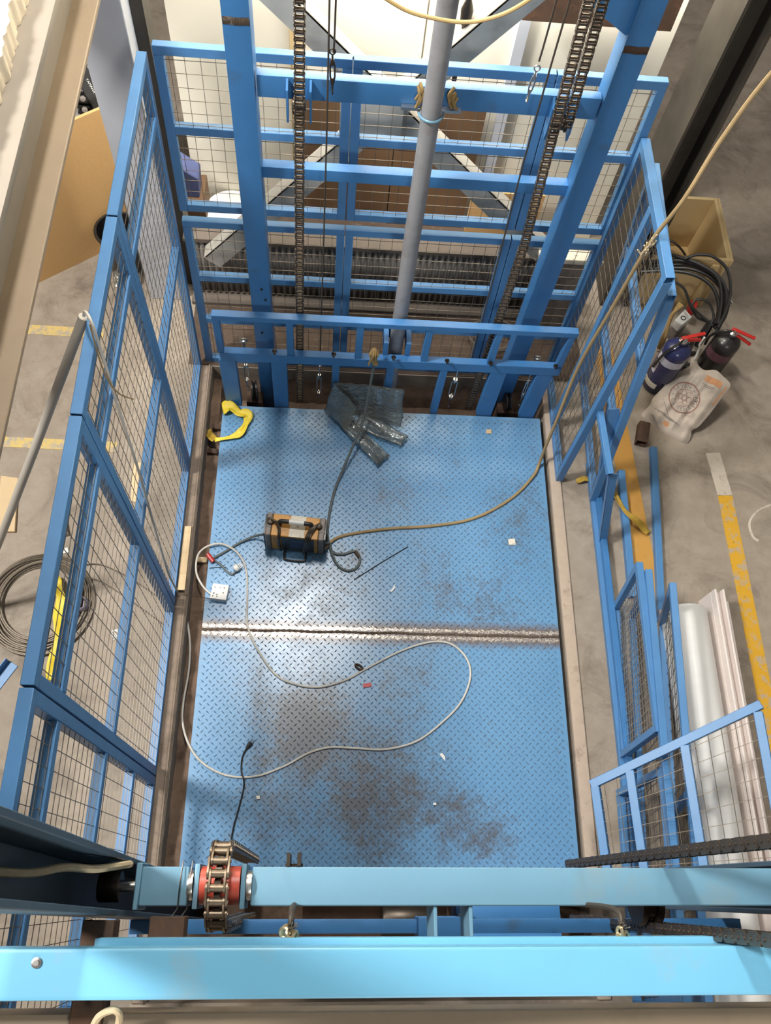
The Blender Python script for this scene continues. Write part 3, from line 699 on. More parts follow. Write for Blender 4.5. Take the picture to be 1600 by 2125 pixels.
# ================================================================ chains
def chain(label, pts, pitch, width, mat, hw=None, axis=(1, 0, 0), group=None):
    """roller chain along pts: alternating inner and outer links, each link its own part"""
    pts = [V(p) for p in pts]; ax = V(axis)
    seg = [0]; 
    for i in range(1, len(pts)): seg.append(seg[-1] + (pts[i]-pts[i-1]).length)
    def P(s_):
        s_ = min(max(s_, 0), seg[-1]); i = 1
        while i < len(seg)-1 and seg[i] < s_: i += 1
        t = (s_-seg[i-1])/max(1e-9, seg[i]-seg[i-1]); return pts[i-1].lerp(pts[i], t)
    root = thing('roller_chain', label, 'chain', pts[-1] if pts[-1].z < pts[0].z else pts[0], group)
    org = ORG[root.name]; n = int(seg[-1]/pitch); r = pitch*0.31; hh = hw or pitch*0.42
    protos = []
    for kind in (0, 1):
        m = MB(); w2 = width/2*(0.62 if kind == 0 else 0.86); th = width*0.09
        for sx in (-1, 1):
            prof = []
            for k in range(8): a = PI/2 + PI*k/7; prof.append((sx*w2, -pitch/2 + hh*math.cos(a), hh*math.sin(a)))
            for k in range(8): a = -PI/2 + PI*k/7; prof.append((sx*w2, pitch/2 + hh*math.cos(a), hh*math.sin(a)))
            m.prism(prof, (sx*th, 0, 0))
        for sy in (-1, 1):
            if kind == 0: m.lathe([(r, -w2), (r, w2)], (0, sy*pitch/2, 0), (1, 0, 0), 10)
            else: m.lathe([(r*0.5, -width*0.56), (r*0.5, width*0.56)], (0, sy*pitch/2, 0), (1, 0, 0), 8)
        protos.append(m)
    first = [None, None]
    for i in range(n):
        a = P(i*pitch); b = P((i+1)*pitch); c = (a+b)/2; d = (b-a).normalized(); zx = ax.cross(d).normalized()
        M = Matrix((ax, d, zx)).transposed().to_4x4()
        k = i % 2
        if first[k] is None:
            o = protos[k].build('link', mat, root); 
            o.data.transform(Matrix.Translation(org)); first[k] = o
        else:
            o = first[k].copy(); COL.objects.link(o)
        o.matrix_parent_inverse = Matrix.Identity(4)
        o.matrix_basis = Matrix.Translation(c - org) @ M
    return root
cy_ = 2.556
chain('dark oily roller chain hanging left of the grey cylinder', [(-0.438, cy_, 2.75), (-0.452, cy_, hz0), (-0.478, cy_, -0.05)], 0.0254, 0.036, CHAIN)
chain('long oily roller chain right of the cylinder running down past the crosshead to the platform', [(0.452, cy_, 2.75), (0.483, cy_, hz0), (0.512, cy_, 1.3), (0.495, cy_, -0.05)], 0.0254, 0.036, CHAIN)
chain('second roller chain beside the right one, ending at the crosshead pulley', [(0.500, cy_+0.015, 2.75), (0.532, cy_+0.015, hz0-0.01)], 0.0254, 0.034, CHAIN)

# ================================================================ wire ropes and turnbuckles
def rope(label, pts, r, mat=None, name='wire_rope', cat='cable', n=6, sm=6):
    return tag(MB().tube(smooth_path(pts, sm), r, n).build(name, mat or ROPE_WIRE), label, cat)
ry = 2.535
rope('thin dark wire rope left of the cylinder reaching down to the platform frame', [(-0.350, ry, 2.9), (-0.352, ry, 1.9), (-0.358, ry+0.01, 1.2), (-0.366, ry+0.012, 0.44)], 0.0035)
rope('short thin wire rope ending in a shackle on the crosshead, left of the cylinder', [(-0.327, ry+0.05, 2.9), (-0.332, ry+0.05, 2.25), (-0.335, ry+0.05, 2.13)], 0.0035)
rope('thin dark wire rope right of the cylinder reaching down to the platform frame', [(0.40, ry, 2.9), (0.398, ry, 1.9), (0.415, ry+0.01, 1.2), (0.428, ry+0.012, 0.44)], 0.0035)
rope('short thin wire rope ending in a hook on the crosshead, right of the cylinder', [(0.368, ry+0.04, 2.9), (0.366, ry+0.04, 2.3), (0.364, ry+0.04, 2.16)], 0.0035)
def ring(m, c, r, t, nrm, n=16):
    nrm = V(nrm).normalized(); u = nrm.orthogonal().normalized(); b = nrm.cross(u)
    m.tube([V(c)+u*math.cos(2*PI*k/n)*r+b*math.sin(2*PI*k/n)*r for k in range(n)], t, 6, closed=True)
def turnbuckle(label, top, bot, mat=None, wide=0.011):
    top = V(top); bot = V(bot); d = (bot-top); L = d.length; d.normalize(); mat = mat or STEEL
    root = thing('turnbuckle', label, 'turnbuckle', bot)
    s_ = d.cross(V((0, 1, 0))).normalized(); nrm = d.cross(s_)
    m = MB(); ring(m, top + d*0.012, 0.010, 0.003, nrm); m.tube([top+d*0.02, top+d*L*0.36], 0.0035, 8); m.build('top_eye', mat, root)
    m = MB(); ring(m, bot - d*0.012, 0.010, 0.003, s_); m.tube([bot-d*0.02, bot-d*L*0.36], 0.0035, 8); m.build('bottom_eye', mat, root)
    m = MB(); a = top+d*L*0.28; b = bot-d*L*0.28
    for k in (-1, 1): m.tube([a + s_*k*wide*0.5, a+d*0.02+s_*k*wide, b-d*0.02+s_*k*wide, b+s_*k*wide*0.5], 0.0035, 6)
    m.lathe([(wide*0.8, 0), (wide*0.8, 0.018)], a-d*0.009, d, 8); m.lathe([(wide*0.8, 0), (wide*0.8, 0.018)], b-d*0.009, d, 8)
    m.build('body', mat, root); return root
ty = 2.55
turnbuckle('bright turnbuckle inside the platform frame at far left, beside the black pulley', Y(508, 738, ty), Y(515, 808, ty))
turnbuckle('bright turnbuckle left of the clear plastic film', Y(664, 755, ty), Y(660, 838, ty))
turnbuckle('bright turnbuckle right of the clear plastic film with an open body', Y(951, 765, ty), Y(930, 845, ty), wide=0.016)
turnbuckle('bright turnbuckle inside the platform frame at far right', Y(1104, 770, ty), Y(1076, 842, ty), wide=0.006)
turnbuckle('small dark shackle link on the left of the back crosshead', Y(690, 100, 2.585), Y(690, 195, 2.585), DARKSTEEL, 0.008)
turnbuckle('small bright hook link on the right of the back crosshead', Y(1117, 135, 2.575), Y(1092, 212, 2.575), STEEL, 0.007)
# eye nuts above the middle rail, black guide pulleys in the pit corners
for lab, (px, py) in (('left', (505, 706)), ('right', (1116, 743))):
    m = MB(); p = Y(px, py, FY+0.05); ring(m, p, 0.016, 0.006, (0, 0.5, 1)); m.tube([p+V((0,0,-0.01)), p+V((0, 0, -0.10))], 0.005, 6)
    tag(m.build('eye_bolt', STEEL), 'bright eye bolt behind the middle rail at the far %s of the frame' % lab, 'bolt')
for lab, x in (('left', -0.735), ('right', 0.715)):
    r = thing('guide_pulley', 'black grooved guide pulley at the foot of the %s mast post' % lab, 'pulley', (x, 2.585, -0.10))
    m = MB(); m.lathe([(0.02, -0.018), (0.055, -0.016), (0.055, -0.008), (0.042, 0), (0.055, 0.008), (0.055, 0.016), (0.02, 0.018)], (x, 2.585, 0.01), (1, 0.12, 0), 24); m.build('wheel', BLACKP, r)
    m = MB(); m.box((x-0.045, 2.535, -0.28), (x+0.045, 2.608, -0.04)); m.build('bracket', RUST, r)

# ================================================================ near mast, near crosshead, cross beams (under the camera)
lean = 0.035
def channel(label, xw, xo, yin0, yin1, mat):
    """U channel with its open side toward xo"""
    m = MB(); t = 0.009; s_ = 1 if xo > xw else -1
    def sh(y, z): return y + lean*(z-2.0)
    z0, z1 = -0.11, 3.7
    def slab(xa, xb, ya, yb):
        a, b = min(xa, xb), max(xa, xb)
        m.add([(a, sh(ya, z0), z0), (b, sh(ya, z0), z0), (b, sh(yb, z0), z0), (a, sh(yb, z0), z0), (a, sh(ya, z1), z1), (b, sh(ya, z1), z1), (b, sh(yb, z1), z1), (a, sh(yb, z1), z1)],
              [(3,2,1,0),(4,5,6,7),(0,1,5,4),(1,2,6,5),(2,3,7,6),(3,0,4,7)])
    slab(xw, xw + s_*t, yin0, yin1); slab(xw, xo, yin1, yin1+t*1.4); slab(xw, xo, yin0-t*1.4, yin0)
    return tag(m.build('mast_channel', mat, bevel=0.002, seg=1), label, 'mast channel')
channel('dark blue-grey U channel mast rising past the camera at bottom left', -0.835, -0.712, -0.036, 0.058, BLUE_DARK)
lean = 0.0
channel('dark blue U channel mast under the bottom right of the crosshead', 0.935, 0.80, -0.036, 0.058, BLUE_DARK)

NZ = 2.0; B0, B1 = -0.028, 0.052
nch = thing('crosshead', 'pale blue crosshead beam in the foreground with a chain sprocket at its left end', 'crosshead beam', (0.0, 0.012, NZ-0.08))
m = MB(); m.box((-0.447, B0, NZ-0.08), (0.795, B1, NZ)); m.build('beam', BLUE_LIGHT, nch, bevel=0.006, seg=3)
m = MB(); m.box((-0.690, B0, NZ-0.085), (-0.586, B1, NZ)); m.build('end_block', BLUE_LIGHT, nch, bevel=0.005, seg=3)
m = MB(); m.box((-0.702, B0-0.008, NZ-0.095), (-0.690, B1+0.008, NZ+0.004)); m.build('end_plate', BLUE_LIGHT, nch, bevel=0.002, seg=1)
m = MB(); m.lathe([(0.012, -0.03), (0.031, -0.03), (0.033, -0.026), (0.033, 0.012), (0.031, 0.016), (0.012, 0.016)], (-0.752, 0.012, NZ-0.02), (1, 0, 0), 28); m.build('guide_roller', DARKSTEEL, nch)
m = MB(); m.lathe([(0.012, -0.02), (0.012, 0.03)], (-0.722, 0.012, NZ-0.02), (1, 0, 0), 12); m.build('roller_pin', STEEL, nch)
sc = V((-0.516, 0.014, NZ-0.022))
for x0, x1 in ((-0.573, -0.562), (-0.470, -0.459)):
    m = MB(); m.box((x0, B0-0.006, NZ-0.11), (x1, B1+0.006, NZ+0.008)); m.build('cheek_plate', BLUE_LIGHT, nch, bevel=0.003)
for x in (-0.581, -0.452):
    m = MB(); m.lathe([(0.012, -0.006), (0.030, -0.006), (0.031, 0.0), (0.030, 0.006), (0.012, 0.006)], (x, sc.y, NZ-0.014), (1, 0, 0), 28); m.build('washer', STEEL, nch)
sp = None
m = MB(); m.lathe([(0.012, -0.044), (0.040, -0.044), (0.040, -0.014), (0.05, -0.012), (0.05, 0.012), (0.040, 0.014), (0.040, 0.044), (0.012, 0.044)], sc, (1, 0, 0), 32); hub = m.build('sprocket_hub', REDP, nch)
m = MB(); SR = 0.080
T_ = 18
poly = []
for k in range(T_*4):
    a = 2*PI*k/(T_*4); r = SR*0.9 if k % 4 in (0, 3) else SR*1.04
    poly.append(sc + V((-0.007, r*math.cos(a), r*math.sin(a))))
m.prism(poly, (0.014, 0, 0)); m.build('sprocket_teeth', DARKSTEEL, hub)
for x, s_ in ((-0.579, 1), (-0.60, -1)):
    m = MB(); m.tube([(x, B1+0.012, NZ+0.006), (x-0.002, B1-0.02, NZ+0.012), (x-0.004, B0-0.005, NZ+0.008), (x-0.02*1, B0-0.025, NZ-0.0)], 0.0015, 5); m.build('cotter_pin', STEEL, nch)
pth = [(sc.x, sc.y+SR+0.004, 1.0), (sc.x, sc.y+SR+0.004, sc.z)]
for k in range(1, 16):
    a = PI*k/16; pth.append((sc.x, sc.y+(SR+0.004)*math.cos(a), sc.z+(SR+0.004)*math.sin(a)))
pth += [(sc.x, sc.y-SR-0.004, sc.z), (sc.x, sc.y-SR-0.004, 1.0)]
chain('oily roller chain wrapped over the red-hubbed sprocket in the foreground', pth, 0.0286, 0.046, CHAIN_L, hw=0.012)
# right side: heavy chains and their sprocket
chain('heavy ridged chain rising at the lower right above the crosshead', [(0.515, 0.083, 1.2), (0.515, 0.085, 3.3)], 0.0254, 0.040, CHAIN, hw=0.012)
chain('heavy ridged chain rising at the lower right below the crosshead', [(0.515, -0.076, 1.2), (0.515, -0.078, 3.3)], 0.0254, 0.040, CHAIN, hw=0.012)
m = MB(); m.lathe([(0.015, -0.028), (0.062, -0.026), (0.062, -0.012), (0.052, -0.008), (0.052, 0.008), (0.062, 0.012), (0.062, 0.026), (0.015, 0.028)], (0.50, -0.012, 1.865), (1, 0, 0), 28); m.build('chain_pulley', DARKSTEEL, nch)
# plates joining toward the outer beam
for px in (905, 979):
    a = Z(px, 1895, 2.0); m = MB(); m.box((a.x-0.004, -0.11, 1.86), (a.x+0.004, B0, 1.99)); m.build('joining_plate', BLUE_LIGHT, nch, bevel=0.001, seg=1)
# near tie of the mast with its blue box
nt_ = thing('mast_tie', 'blue tie bar seen in the gap between the two foreground beams', 'tie bar', (0, -0.07, 1.56))
a = Z(600, 1908, 1.6); b = Z(600, 1938, 1.6)
m = MB(); m.box((-0.78, b.y, 1.55), (0.86, a.y, 1.6)); m.build('bar', BLUE, nt_, bevel=0.003)
a = Z(868, 1903, 1.64); b = Z(960, 1946, 1.64); m = MB(); m.box((a.x, b.y, 1.54), (b.x, a.y, 1.64)); m.build('box_bracket', BLUE, nt_, bevel=0.003)
m = MB(); c_ = Z(1180, 1890, 0.9); 
# outer foreground beam
a = Z(100, 1968, 2.32); b = Z(100, 2078, 2.32)
ob = thing('cross_beam', 'bright sky-blue box beam across the bottom of the view', 'beam', (0, (a.y+b.y)/2, 2.22))
m = MB(); m.box((-1.15, b.y, 2.235), (2.1, a.y, 2.32)); m.build('beam', BLUE_SKY, ob, bevel=0.008, seg=4)
m = MB(); m.box((-0.72, a.y-0.01, 2.19), (2.1, a.y+0.012, 2.235)); m.build('ledge', BLUE_SKY, ob, bevel=0.002)
p = Z(76, 1998, 2.321); m = MB(); m.lathe([(0.009, 0), (0.009, 0.002), (0.005, 0.003), (0.005, 0.006)], p, (0, 0, 1), 12); m.build('rivet', STEEL, ob)
# lower car-frame ledge and machinery glimpsed in the gap
gb = thing('drive_unit', 'dark motor and blue housing glimpsed in the gap under the foreground crosshead', 'motor', (0.35, -0.12, 0.0))
m = MB(); m.lathe([(0.02, 0), (0.075, 0), (0.08, 0.01), (0.08, 0.20), (0.07, 0.22), (0.02, 0.22)], (-0.03, -0.10, 0.32), (1, 0, 0), 24); m.build('motor_body', DARKSTEEL, gb)
m = MB(); m.box((0.30, -0.2, 0.0), (0.66, -0.03, 0.5)); m.build('housing', BLUE, gb, bevel=0.01)
m = MB(); m.box((-0.35, -0.22, -0.11), (0.25, -0.02, 0.24)); m.build('base', RUST, gb)
m = MB(); m.lathe([(0.018, 0), (0.018, 0.07)], (0.27, -0.09, 0.5), (0, 0, 1), 14); m.build('shaft_end', STEEL, gb)
# rusty brackets tying the mast to the slab
def bracket(label, x0, x1, y0, y1, z0, z1):
    m = MB(); m.box((x0, y0, z0), (x1, y1, z1)); m.box((x0, y0, z0-0.05), (x0+0.006, y1, z0)); m.box((x1-0.006, y0, z0-0.05), (x1, y1, z0))
    return tag(m.build('steel_bracket', RUST, bevel=0.002, seg=1), label, 'bracket')
bracket('rusty steel bracket passing under the sky-blue beam at bottom left', -0.757, -0.697, -0.62, -0.05, 2.183, 2.195)
bracket('short rusty steel bracket right of the longer one at bottom left', -0.638, -0.568, -0.12, -0.045, 2.13, 2.14)
# rope ends with clips in the gap
def rope_clip(label, px, py, z):
    r = thing('rope_clip', label, 'rope clip', Z(px, py, z)); c = Z(px, py, z)
    m = MB(); m.tube(smooth_path([c+V((0, 0.02, 0.01)), c+V((0, 0.05, -0.05)), c+V((0.0, 0.055, -0.5))], 6), 0.006, 8); m.build('rope', ROPE_WIRE, r)
    for k in range(4):
        m = MB(); q = c + V((random.uniform(-0.014, 0.014), random.uniform(-0.008, 0.012), random.uniform(-0.004, 0.01)))
        ring(m, q, 0.009, 0.0035, (random.uniform(-1, 1), random.uniform(-0.3, 0.3), random.uniform(0.2, 1))); m.build('clip_ring', BRASS, r)
    m = MB()
    for k in range(9):
        d = V((random.uniform(-1, 1), random.uniform(-0.2, 1), random.uniform(0, 1))).normalized()*0.018; m.tube([c+V((0,0.012,0.006)), c+V((0,0.012,0.006))+d], 0.0012, 4)
    m.build('frayed_end', WIRE, r); return r
BRASS = plain('brassy_clip', (0.62, 0.50, 0.30), 0.3, 0.8, 0.2, 40)
rope_clip('brassy rope clips with frayed wire on the left of the foreground beam', 603, 1944, 2.21)
rope_clip('brassy rope clips with frayed wire on the right of the foreground beam', 1290, 1942, 2.21)
m = MB(); c_ = Z(610, 1785, 1.98)
for k in (-1, 1): m.box((c_.x+k*0.012-0.004, B1+0.002, 1.86), (c_.x+k*0.012+0.004, B1+0.03, 2.0))
m.box((c_.x-0.02, B1+0.001, 1.86), (c_.x+0.02, B1+0.008, 1.95))
m.build('rope_fork', DARKSTEEL, nch)
rope('cream rope reaching in from the left edge to the crosshead roller', [Z(-60, 1806, 2.62), Z(60, 1812, 2.46), Z(135, 1800, 2.36), Z(200, 1803, 2.26), Z(270, 1793, 2.06)], 0.0075, ROPET, 'rope', 'rope', 8, 10)
rope('loop of cream rope at the bottom left edge', [Z(185, 2150, 2.23), Z(205, 2110, 2.26), Z(235, 2096, 2.28), Z(248, 2110, 2.27), Z(240, 2150, 2.23)], 0.0065, ROPET, 'rope', 'rope', 8, 10)

# ================================================================ things on the deck
# welding machine
WC = V((-0.458, 1.672, 0.0)); WA = -0.085
RZ = Matrix.Rotation(WA, 3, 'Z')
def W(x, y, z): return WC + RZ @ V((x, y, z))
def wbox(x0, x1, y0, y1, z0, z1, m=None):
    m = m or MB(); c = [(x0,y0,z0),(x1,y0,z0),(x1,y1,z0),(x0,y1,z0),(x0,y0,z1),(x1,y0,z1),(x1,y1,z1),(x0,y1,z1)]
    return m.add([W(*p) for p in c], [(3,2,1,0),(4,5,6,7),(0,1,5,4),(1,2,6,5),(2,3,7,6),(3,0,4,7)])
wm = thing('welding_machine', 'orange and black portable welding machine standing on the blue deck', 'welding machine', WC)
case = wbox(-0.118, 0.118, -0.060, 0.060, 0.012, 0.195).build('case', ORANGE, wm, bevel=0.008, seg=3)
for s_ in (-1, 1):
    wbox(min(s_*0.119, s_*0.148), max(s_*0.119, s_*0.148), -0.063, 0.063, 0.006, 0.198).build('end_cap', GREYPL, wm, bevel=0.012, seg=3)
    wbox(min(s_*0.1475, s_*0.153), max(s_*0.1475, s_*0.153), -0.056, 0.056, 0.012, 0.190).build('end_grille', BLACKP, wm, bevel=0.008, seg=2)
    wbox(min(s_*0.120, s_*0.150), max(s_*0.120, s_*0.150), -0.02, -0.012, 0.1975, 0.199).build('cap_ridge', BLACKP, wm)
wbox(-0.028, 0.048, -0.0585, 0.0585, 0.1945, 0.1962).build('top_sticker', STICKER, case)
wbox(-0.065, 0.10, -0.0612, -0.0598, 0.02, 0.185).build('side_label', BLACKP, case)
wbox(-0.02, 0.045, -0.0622, -0.0610, 0.06, 0.16).build('blue_patch', NAVY, case)
m = MB(); pts = smooth_path([W(-0.08, 0.006, 0.194), W(-0.078, 0.006, 0.222), W(-0.05, 0.006, 0.230), W(0.05, 0.006, 0.230), W(0.078, 0.006, 0.222), W(0.08, 0.006, 0.194)], 6)
m.tube(pts, 0.0115, 10); hd = m.build('handle', BLACKP, wm)
m = MB(); m.tube([W(-0.032, 0.006, 0.231), W(0.042, 0.006, 0.231)], 0.0132, 14); m.build('grip_sleeve', WHITE, hd)
m = MB()
m.tube(smooth_path([W(-0.135, 0.01, 0.20), W(-0.115, 0.012, 0.214), W(-0.092, 0.0, 0.21), W(-0.078, -0.03, 0.204), W(-0.076, -0.066, 0.19), W(-0.078, -0.070, 0.10), W(-0.07, -0.07, 0.03)], 6), 0.008, 7); m.build('strap', DARKSTEEL, wm)
m = MB(); m.lathe([(0.004, 0), (0.020, 0.004), (0.018, 0.014), (0.004, 0.018)], W(-0.128, 0.012, 0.198), (0, 0, 1), 10); m.build('strap_knot', DARKSTEEL, wm)
m = MB()
for k in range(3): m.tube(smooth_path([W(0.112, 0.012+0.004*k, 0.205), W(0.088+0.006*k, 0.0, 0.214), W(0.066+0.009*k, -0.035, 0.205), W(0.058+0.009*k, -0.066, 0.19), W(0.052+0.01*k, -0.072, 0.10), W(0.045, -0.07, 0.03)], 6), 0.0065, 6)
m.build('strap', DARKSTEEL, wm)
m = MB(); m.lathe([(0.004, 0), (0.017, 0.004), (0.015, 0.014), (0.004, 0.018)], W(0.118, 0.01, 0.20), (0, 0, 1), 9); m.build('strap_knot', DARKSTEEL, wm)
m = MB(); m.tube(smooth_path([W(-0.05, -0.06, 0.012), W(-0.052, -0.10, 0.010), W(-0.035, -0.112, 0.010), W(0.04, -0.112, 0.010), W(0.058, -0.10, 0.010), W(0.058, -0.06, 0.012)], 4), 0.005, 6); m.build('lower_handle', DARKSTEEL, wm)

def cable(label, pts, r, mat, name='cable', cat='cable', n=8, sm=8): return rope(label, pts, r, mat, name, cat, n, sm)
D = lambda px, py, z=0.006: Z(px, py, z)
cable('grey-blue power lead from the welding machine to the left edge of the deck', [W(-0.152, -0.01, 0.07), D(530, 1112, 0.03), D(500, 1125, 0.008), D(470, 1143, 0.007), D(440, 1160, 0.007)], 0.0065, CABLEG)
cable('thin grey twin lead ending in a white plug on the deck', [D(441, 1160, 0.016), D(458, 1172), D(472, 1187), D(482, 1192), D(490, 1184, 0.012)], 0.0055, CABLEG)
rope('thin bare wire lying by the white plug', [D(435, 1179, 0.004), D(455, 1177, 0.004), D(470, 1177, 0.006)], 0.0016, BLACK)
m = MB(); m.tube([D(431, 1150, 0.014), D(443, 1166, 0.014)], 0.012, 8); tag(m.build('tape_wrap', REDPL), 'scrap of red tape round the lead at the deck edge', 'tape')
pg = thing('mains_plug', 'small white three-pin plug lying on the deck left of the welding machine', 'plug', D(492, 1181, 0))
c_ = D(492, 1181, 0); m = MB(); m.lathe([(0.006, -0.016), (0.018, -0.010), (0.021, 0.0), (0.017, 0.012), (0.005, 0.013)], c_+V((0, 0, 0.019)), (0.7, 0.5, 0.35), 12); m.build('body', WHITE, pg)
for k in range(3):
    q = c_ + V((0.007+0.006*k, 0.014-0.007*k, 0.022)); m = MB(); m.bar(q, q+V((0.014, 0.012, 0.008)), 0.004, 0.003); m.build('pin', STEEL, pg)
cable('grey welding cable looping on the deck and rising to the platform frame', [W(0.150, -0.02, 0.06), D(684, 1128, 0.03), D(690, 1146, 0.01), D(712, 1150), D(737, 1144), D(747, 1160), D(740, 1178), D(720, 1184), D(700, 1172), D(688, 1145, 0.016), D(680, 1112, 0.015), D(683, 1070, 0.012), D(694, 1020, 0.012), D(710, 978, 0.03), D(735, 920, 0.10), D(755, 865, 0.18), D(768, 800, 0.34), Y(776, 758, 2.47), Y(778, 738, 2.468)], 0.0072, CABLEG)
m = MB(); c_ = D(746, 1152, 0.006); m.tube([D(737, 1144, 0.0085), D(746, 1156, 0.0085)], 0.0085, 8); tag(m.build('tape_wrap', WELD), 'worn tape patch on the looped welding cable', 'tape')
m = MB(); random.seed(11)
base = Y(778, 730, 2.475)
for k in range(10):
    a = base + V((random.uniform(-0.012, 0.012), random.uniform(-0.012, 0.0), 0.03)); m.tube(smooth_path([a, a+V((random.uniform(-0.02, 0.02), -0.015, -0.03)), a+V((random.uniform(-0.012, 0.012), -0.01, -0.075)), a+V((random.uniform(-0.028, 0.028), -0.01, -0.115))], 4), 0.006, 5)
tag(m.build('rag_knot', HEMP), 'brown rag knotted round the middle rail holding the grey cable', 'rag')
pA = V((0.93, 2.42, 1.53)); pA = X(1347, 508, 0.935)
cable('dusty brown cable crossing the deck and rising past the right panel to the top right', [W(0.150, -0.04, 0.03), D(705, 1114), D(800, 1098), D(900, 1091), D(985, 1075), D(1060, 1035), D(1105, 990, 0.012), D(1119, 962, 0.03), X(1133, 925, 0.872), X(1152, 880, 0.88), X(1200, 762, 0.90), X(1270, 640, 0.92), pA, X(1420, 412, 0.98), X(1500, 285, 1.06), X(1620, 130, 1.16), X(1900, -150, 1.34)], 0.0085, CABLEB)
m = MB()
for k in range(14):
    a = pA + V((random.uniform(-0.02, 0.01), -0.012, random.uniform(-0.06, 0.03))); m.tube([a, a+V((random.uniform(-0.03, 0.02), random.uniform(-0.02, 0.01), random.uniform(0.02, 0.07)))], 0.0035, 5)
tag(m.build('straw_tie', ROPET), 'frayed straw tie where the brown cable meets the right panel', 'rope tie')
# white extension lead: over the left cage, round the deck, to the socket box
cable('white extension lead looping over the deck and up over the left cage',
      [D(441, 1236, 0.012), D(420, 1215), D(407, 1185), D(412, 1150), D(435, 1132, 0.02), D(465, 1130, 0.02), D(495, 1150, 0.012), D(511, 1185), D(513, 1250), D(512, 1290, 0.012), D(530, 1340), D(570, 1398), D(610, 1419), D(660, 1426), D(715, 1412), D(760, 1388), D(830, 1352), D(890, 1333), D(935, 1336), D(968, 1366), D(976, 1405), D(958, 1455), D(920, 1497), D(865, 1538), D(800, 1555), D(740, 1553), D(685, 1551), D(640, 1563), D(590, 1590), D(530, 1611), D(470, 1609), D(420, 1583), D(392, 1545, 0.006), Z(379, 1500, -0.06), Z(381, 1455, -0.085), Z(392, 1390, -0.085), Z(394, 1330, -0.08), Z(385, 1275, -0.06), Z(368, 1228, 0.02), X(350, 1190, -1.02), X(325, 1110, -1.03), X(290, 985, -1.035), X(245, 845, -1.035), X(215, 745, -1.035), X(192, 675, -1.035), X(178, 648, -1.062), X(174, 655, -1.09)], 0.0052, CABLEW)
rope('thin wire hanging inside the left cage with a free end', [X(186, 672, -1.032), X(215, 770, -1.030), X(245, 815, -1.025), X(276, 828, -1.02)], 0.003, CABLEB)
# socket box
sb = thing('socket_box', 'white square double socket box on the left edge of the deck', 'socket', D(457, 1233, 0))
c_ = D(457, 1233, 0); R2 = Matrix.Rotation(-0.12, 3, 'Z')
def sbx(x0, x1, y0, y1, z0, z1):
    m = MB(); q = [(x0,y0,z0),(x1,y0,z0),(x1,y1,z0),(x0,y1,z0),(x0,y0,z1),(x1,y0,z1),(x1,y1,z1),(x0,y1,z1)]
    return m.add([c_ + R2 @ V(p) for p in q], [(3,2,1,0),(4,5,6,7),(0,1,5,4),(1,2,6,5),(2,3,7,6),(3,0,4,7)])
bx_ = sbx(-0.041, 0.041, -0.040, 0.040, 0.0, 0.034).build('box', WHITE, sb, bevel=0.004)
fp_ = sbx(-0.0405, 0.0405, -0.0395, 0.0395, 0.034, 0.040).build('face_plate', WHITE, sb, bevel=0.003)
for (x, y, wx, wy) in ((-0.026, -0.012, 0.006, 0.010), (-0.010, -0.016, 0.010, 0.004), (-0.028, -0.026, 0.006, 0.008), (-0.008, -0.026, 0.006, 0.006), (-0.026, 0.020, 0.005, 0.005), (0.020, 0.022, 0.005, 0.007), (0.020, -0.004, 0.006, 0.006), (0.0, 0.022, 0.004, 0.004)):
    sbx(x-wx/2, x+wx/2, y-wy/2, y+wy/2, 0.0395, 0.0406).build('slot', BLACKP, fp_)
# black cord with plug
cable('thin black cord lying on the deck toward the foreground chain', [D(512, 1553, 0.01), D(503, 1572), D(501, 1600), D(506, 1618, 0.014), D(505, 1640), D(495, 1680), D(484, 1720), D(478, 1760), D(474, 1800)], 0.004, BLACK, n=6)
pg = thing('mains_plug', 'small black two-pin plug on the near deck', 'plug', D(517, 1546, 0))
m = MB(); a = D(511, 1554, 0.009); b = D(521, 1541, 0.009); m.tube([a, a.lerp(b, 0.5), b], [0.005, 0.011, 0.012], 8); m.build('body', BLACKP, pg)
d = (b-a).normalized(); s_ = d.cross(V((0, 0, 1)))
for k in (-1, 1):
    m = MB(); m.tube([b+s_*k*0.006, b+s_*k*0.006+d*0.018], 0.0022, 6); m.build('pin', STEEL, pg)
# ribbons
def ribbon(label, pts, wd, mat, name='plastic_ribbon', twist=0.0):
    pts = smooth_path(pts, 5); m = MB(); vs_ = []; n = len(pts)
    for i, p in enumerate(pts):
        t = (pts[min(i+1, n-1)]-pts[max(i-1, 0)]).normalized(); s_ = t.cross(V((0, 0, 1))).normalized()
        ww = (wd[0]+(wd[1]-wd[0])*i/(n-1))*(0.85+0.22*math.sin(i*0.55)); tl = 0.6*math.sin(i*0.35+twist)
        for k in range(5):
            u = (k-2)/4; vs_.append(p + s_*ww*u*math.cos(tl) + V((0, 0, 0.004 + abs(ww*u*math.sin(tl)) + 0.005*math.sin(i*2.1+k*1.9)*(k % 2))))
    m.add(vs_, [(i*5+k, i*5+k+1, (i+1)*5+k+1, (i+1)*5+k) for i in range(n-1) for k in range(4)], False)
    return tag(m.build(name, mat, solid=0.0012), label, 'ribbon')
ribbon('bright yellow plastic ribbon curled at the far left corner of the deck', [D(462, 850, 0.01), D(480, 847, 0.018), D(497, 858, 0.012), D(514, 863, 0.012), D(511, 880, 0.012), D(500, 898, 0.012), D(478, 909, 0.01), D(446, 914, 0.006)], (0.085, 0.03), YELLOWT)
ribbon('dirty yellow ribbon end trailing into the pit at the far left', [Z(446, 914, -0.02), Z(436, 905, -0.06), Z(432, 893, -0.085)], (0.04, 0.06), YELLOWD)
ribbon('dirty yellow ribbon on the concrete under the leaning gate', [Z(1196, 1000, 0.008), Z(1212, 995, 0.02), Z(1228, 998, 0.01)], (0.03, 0.045), YELLOWD)
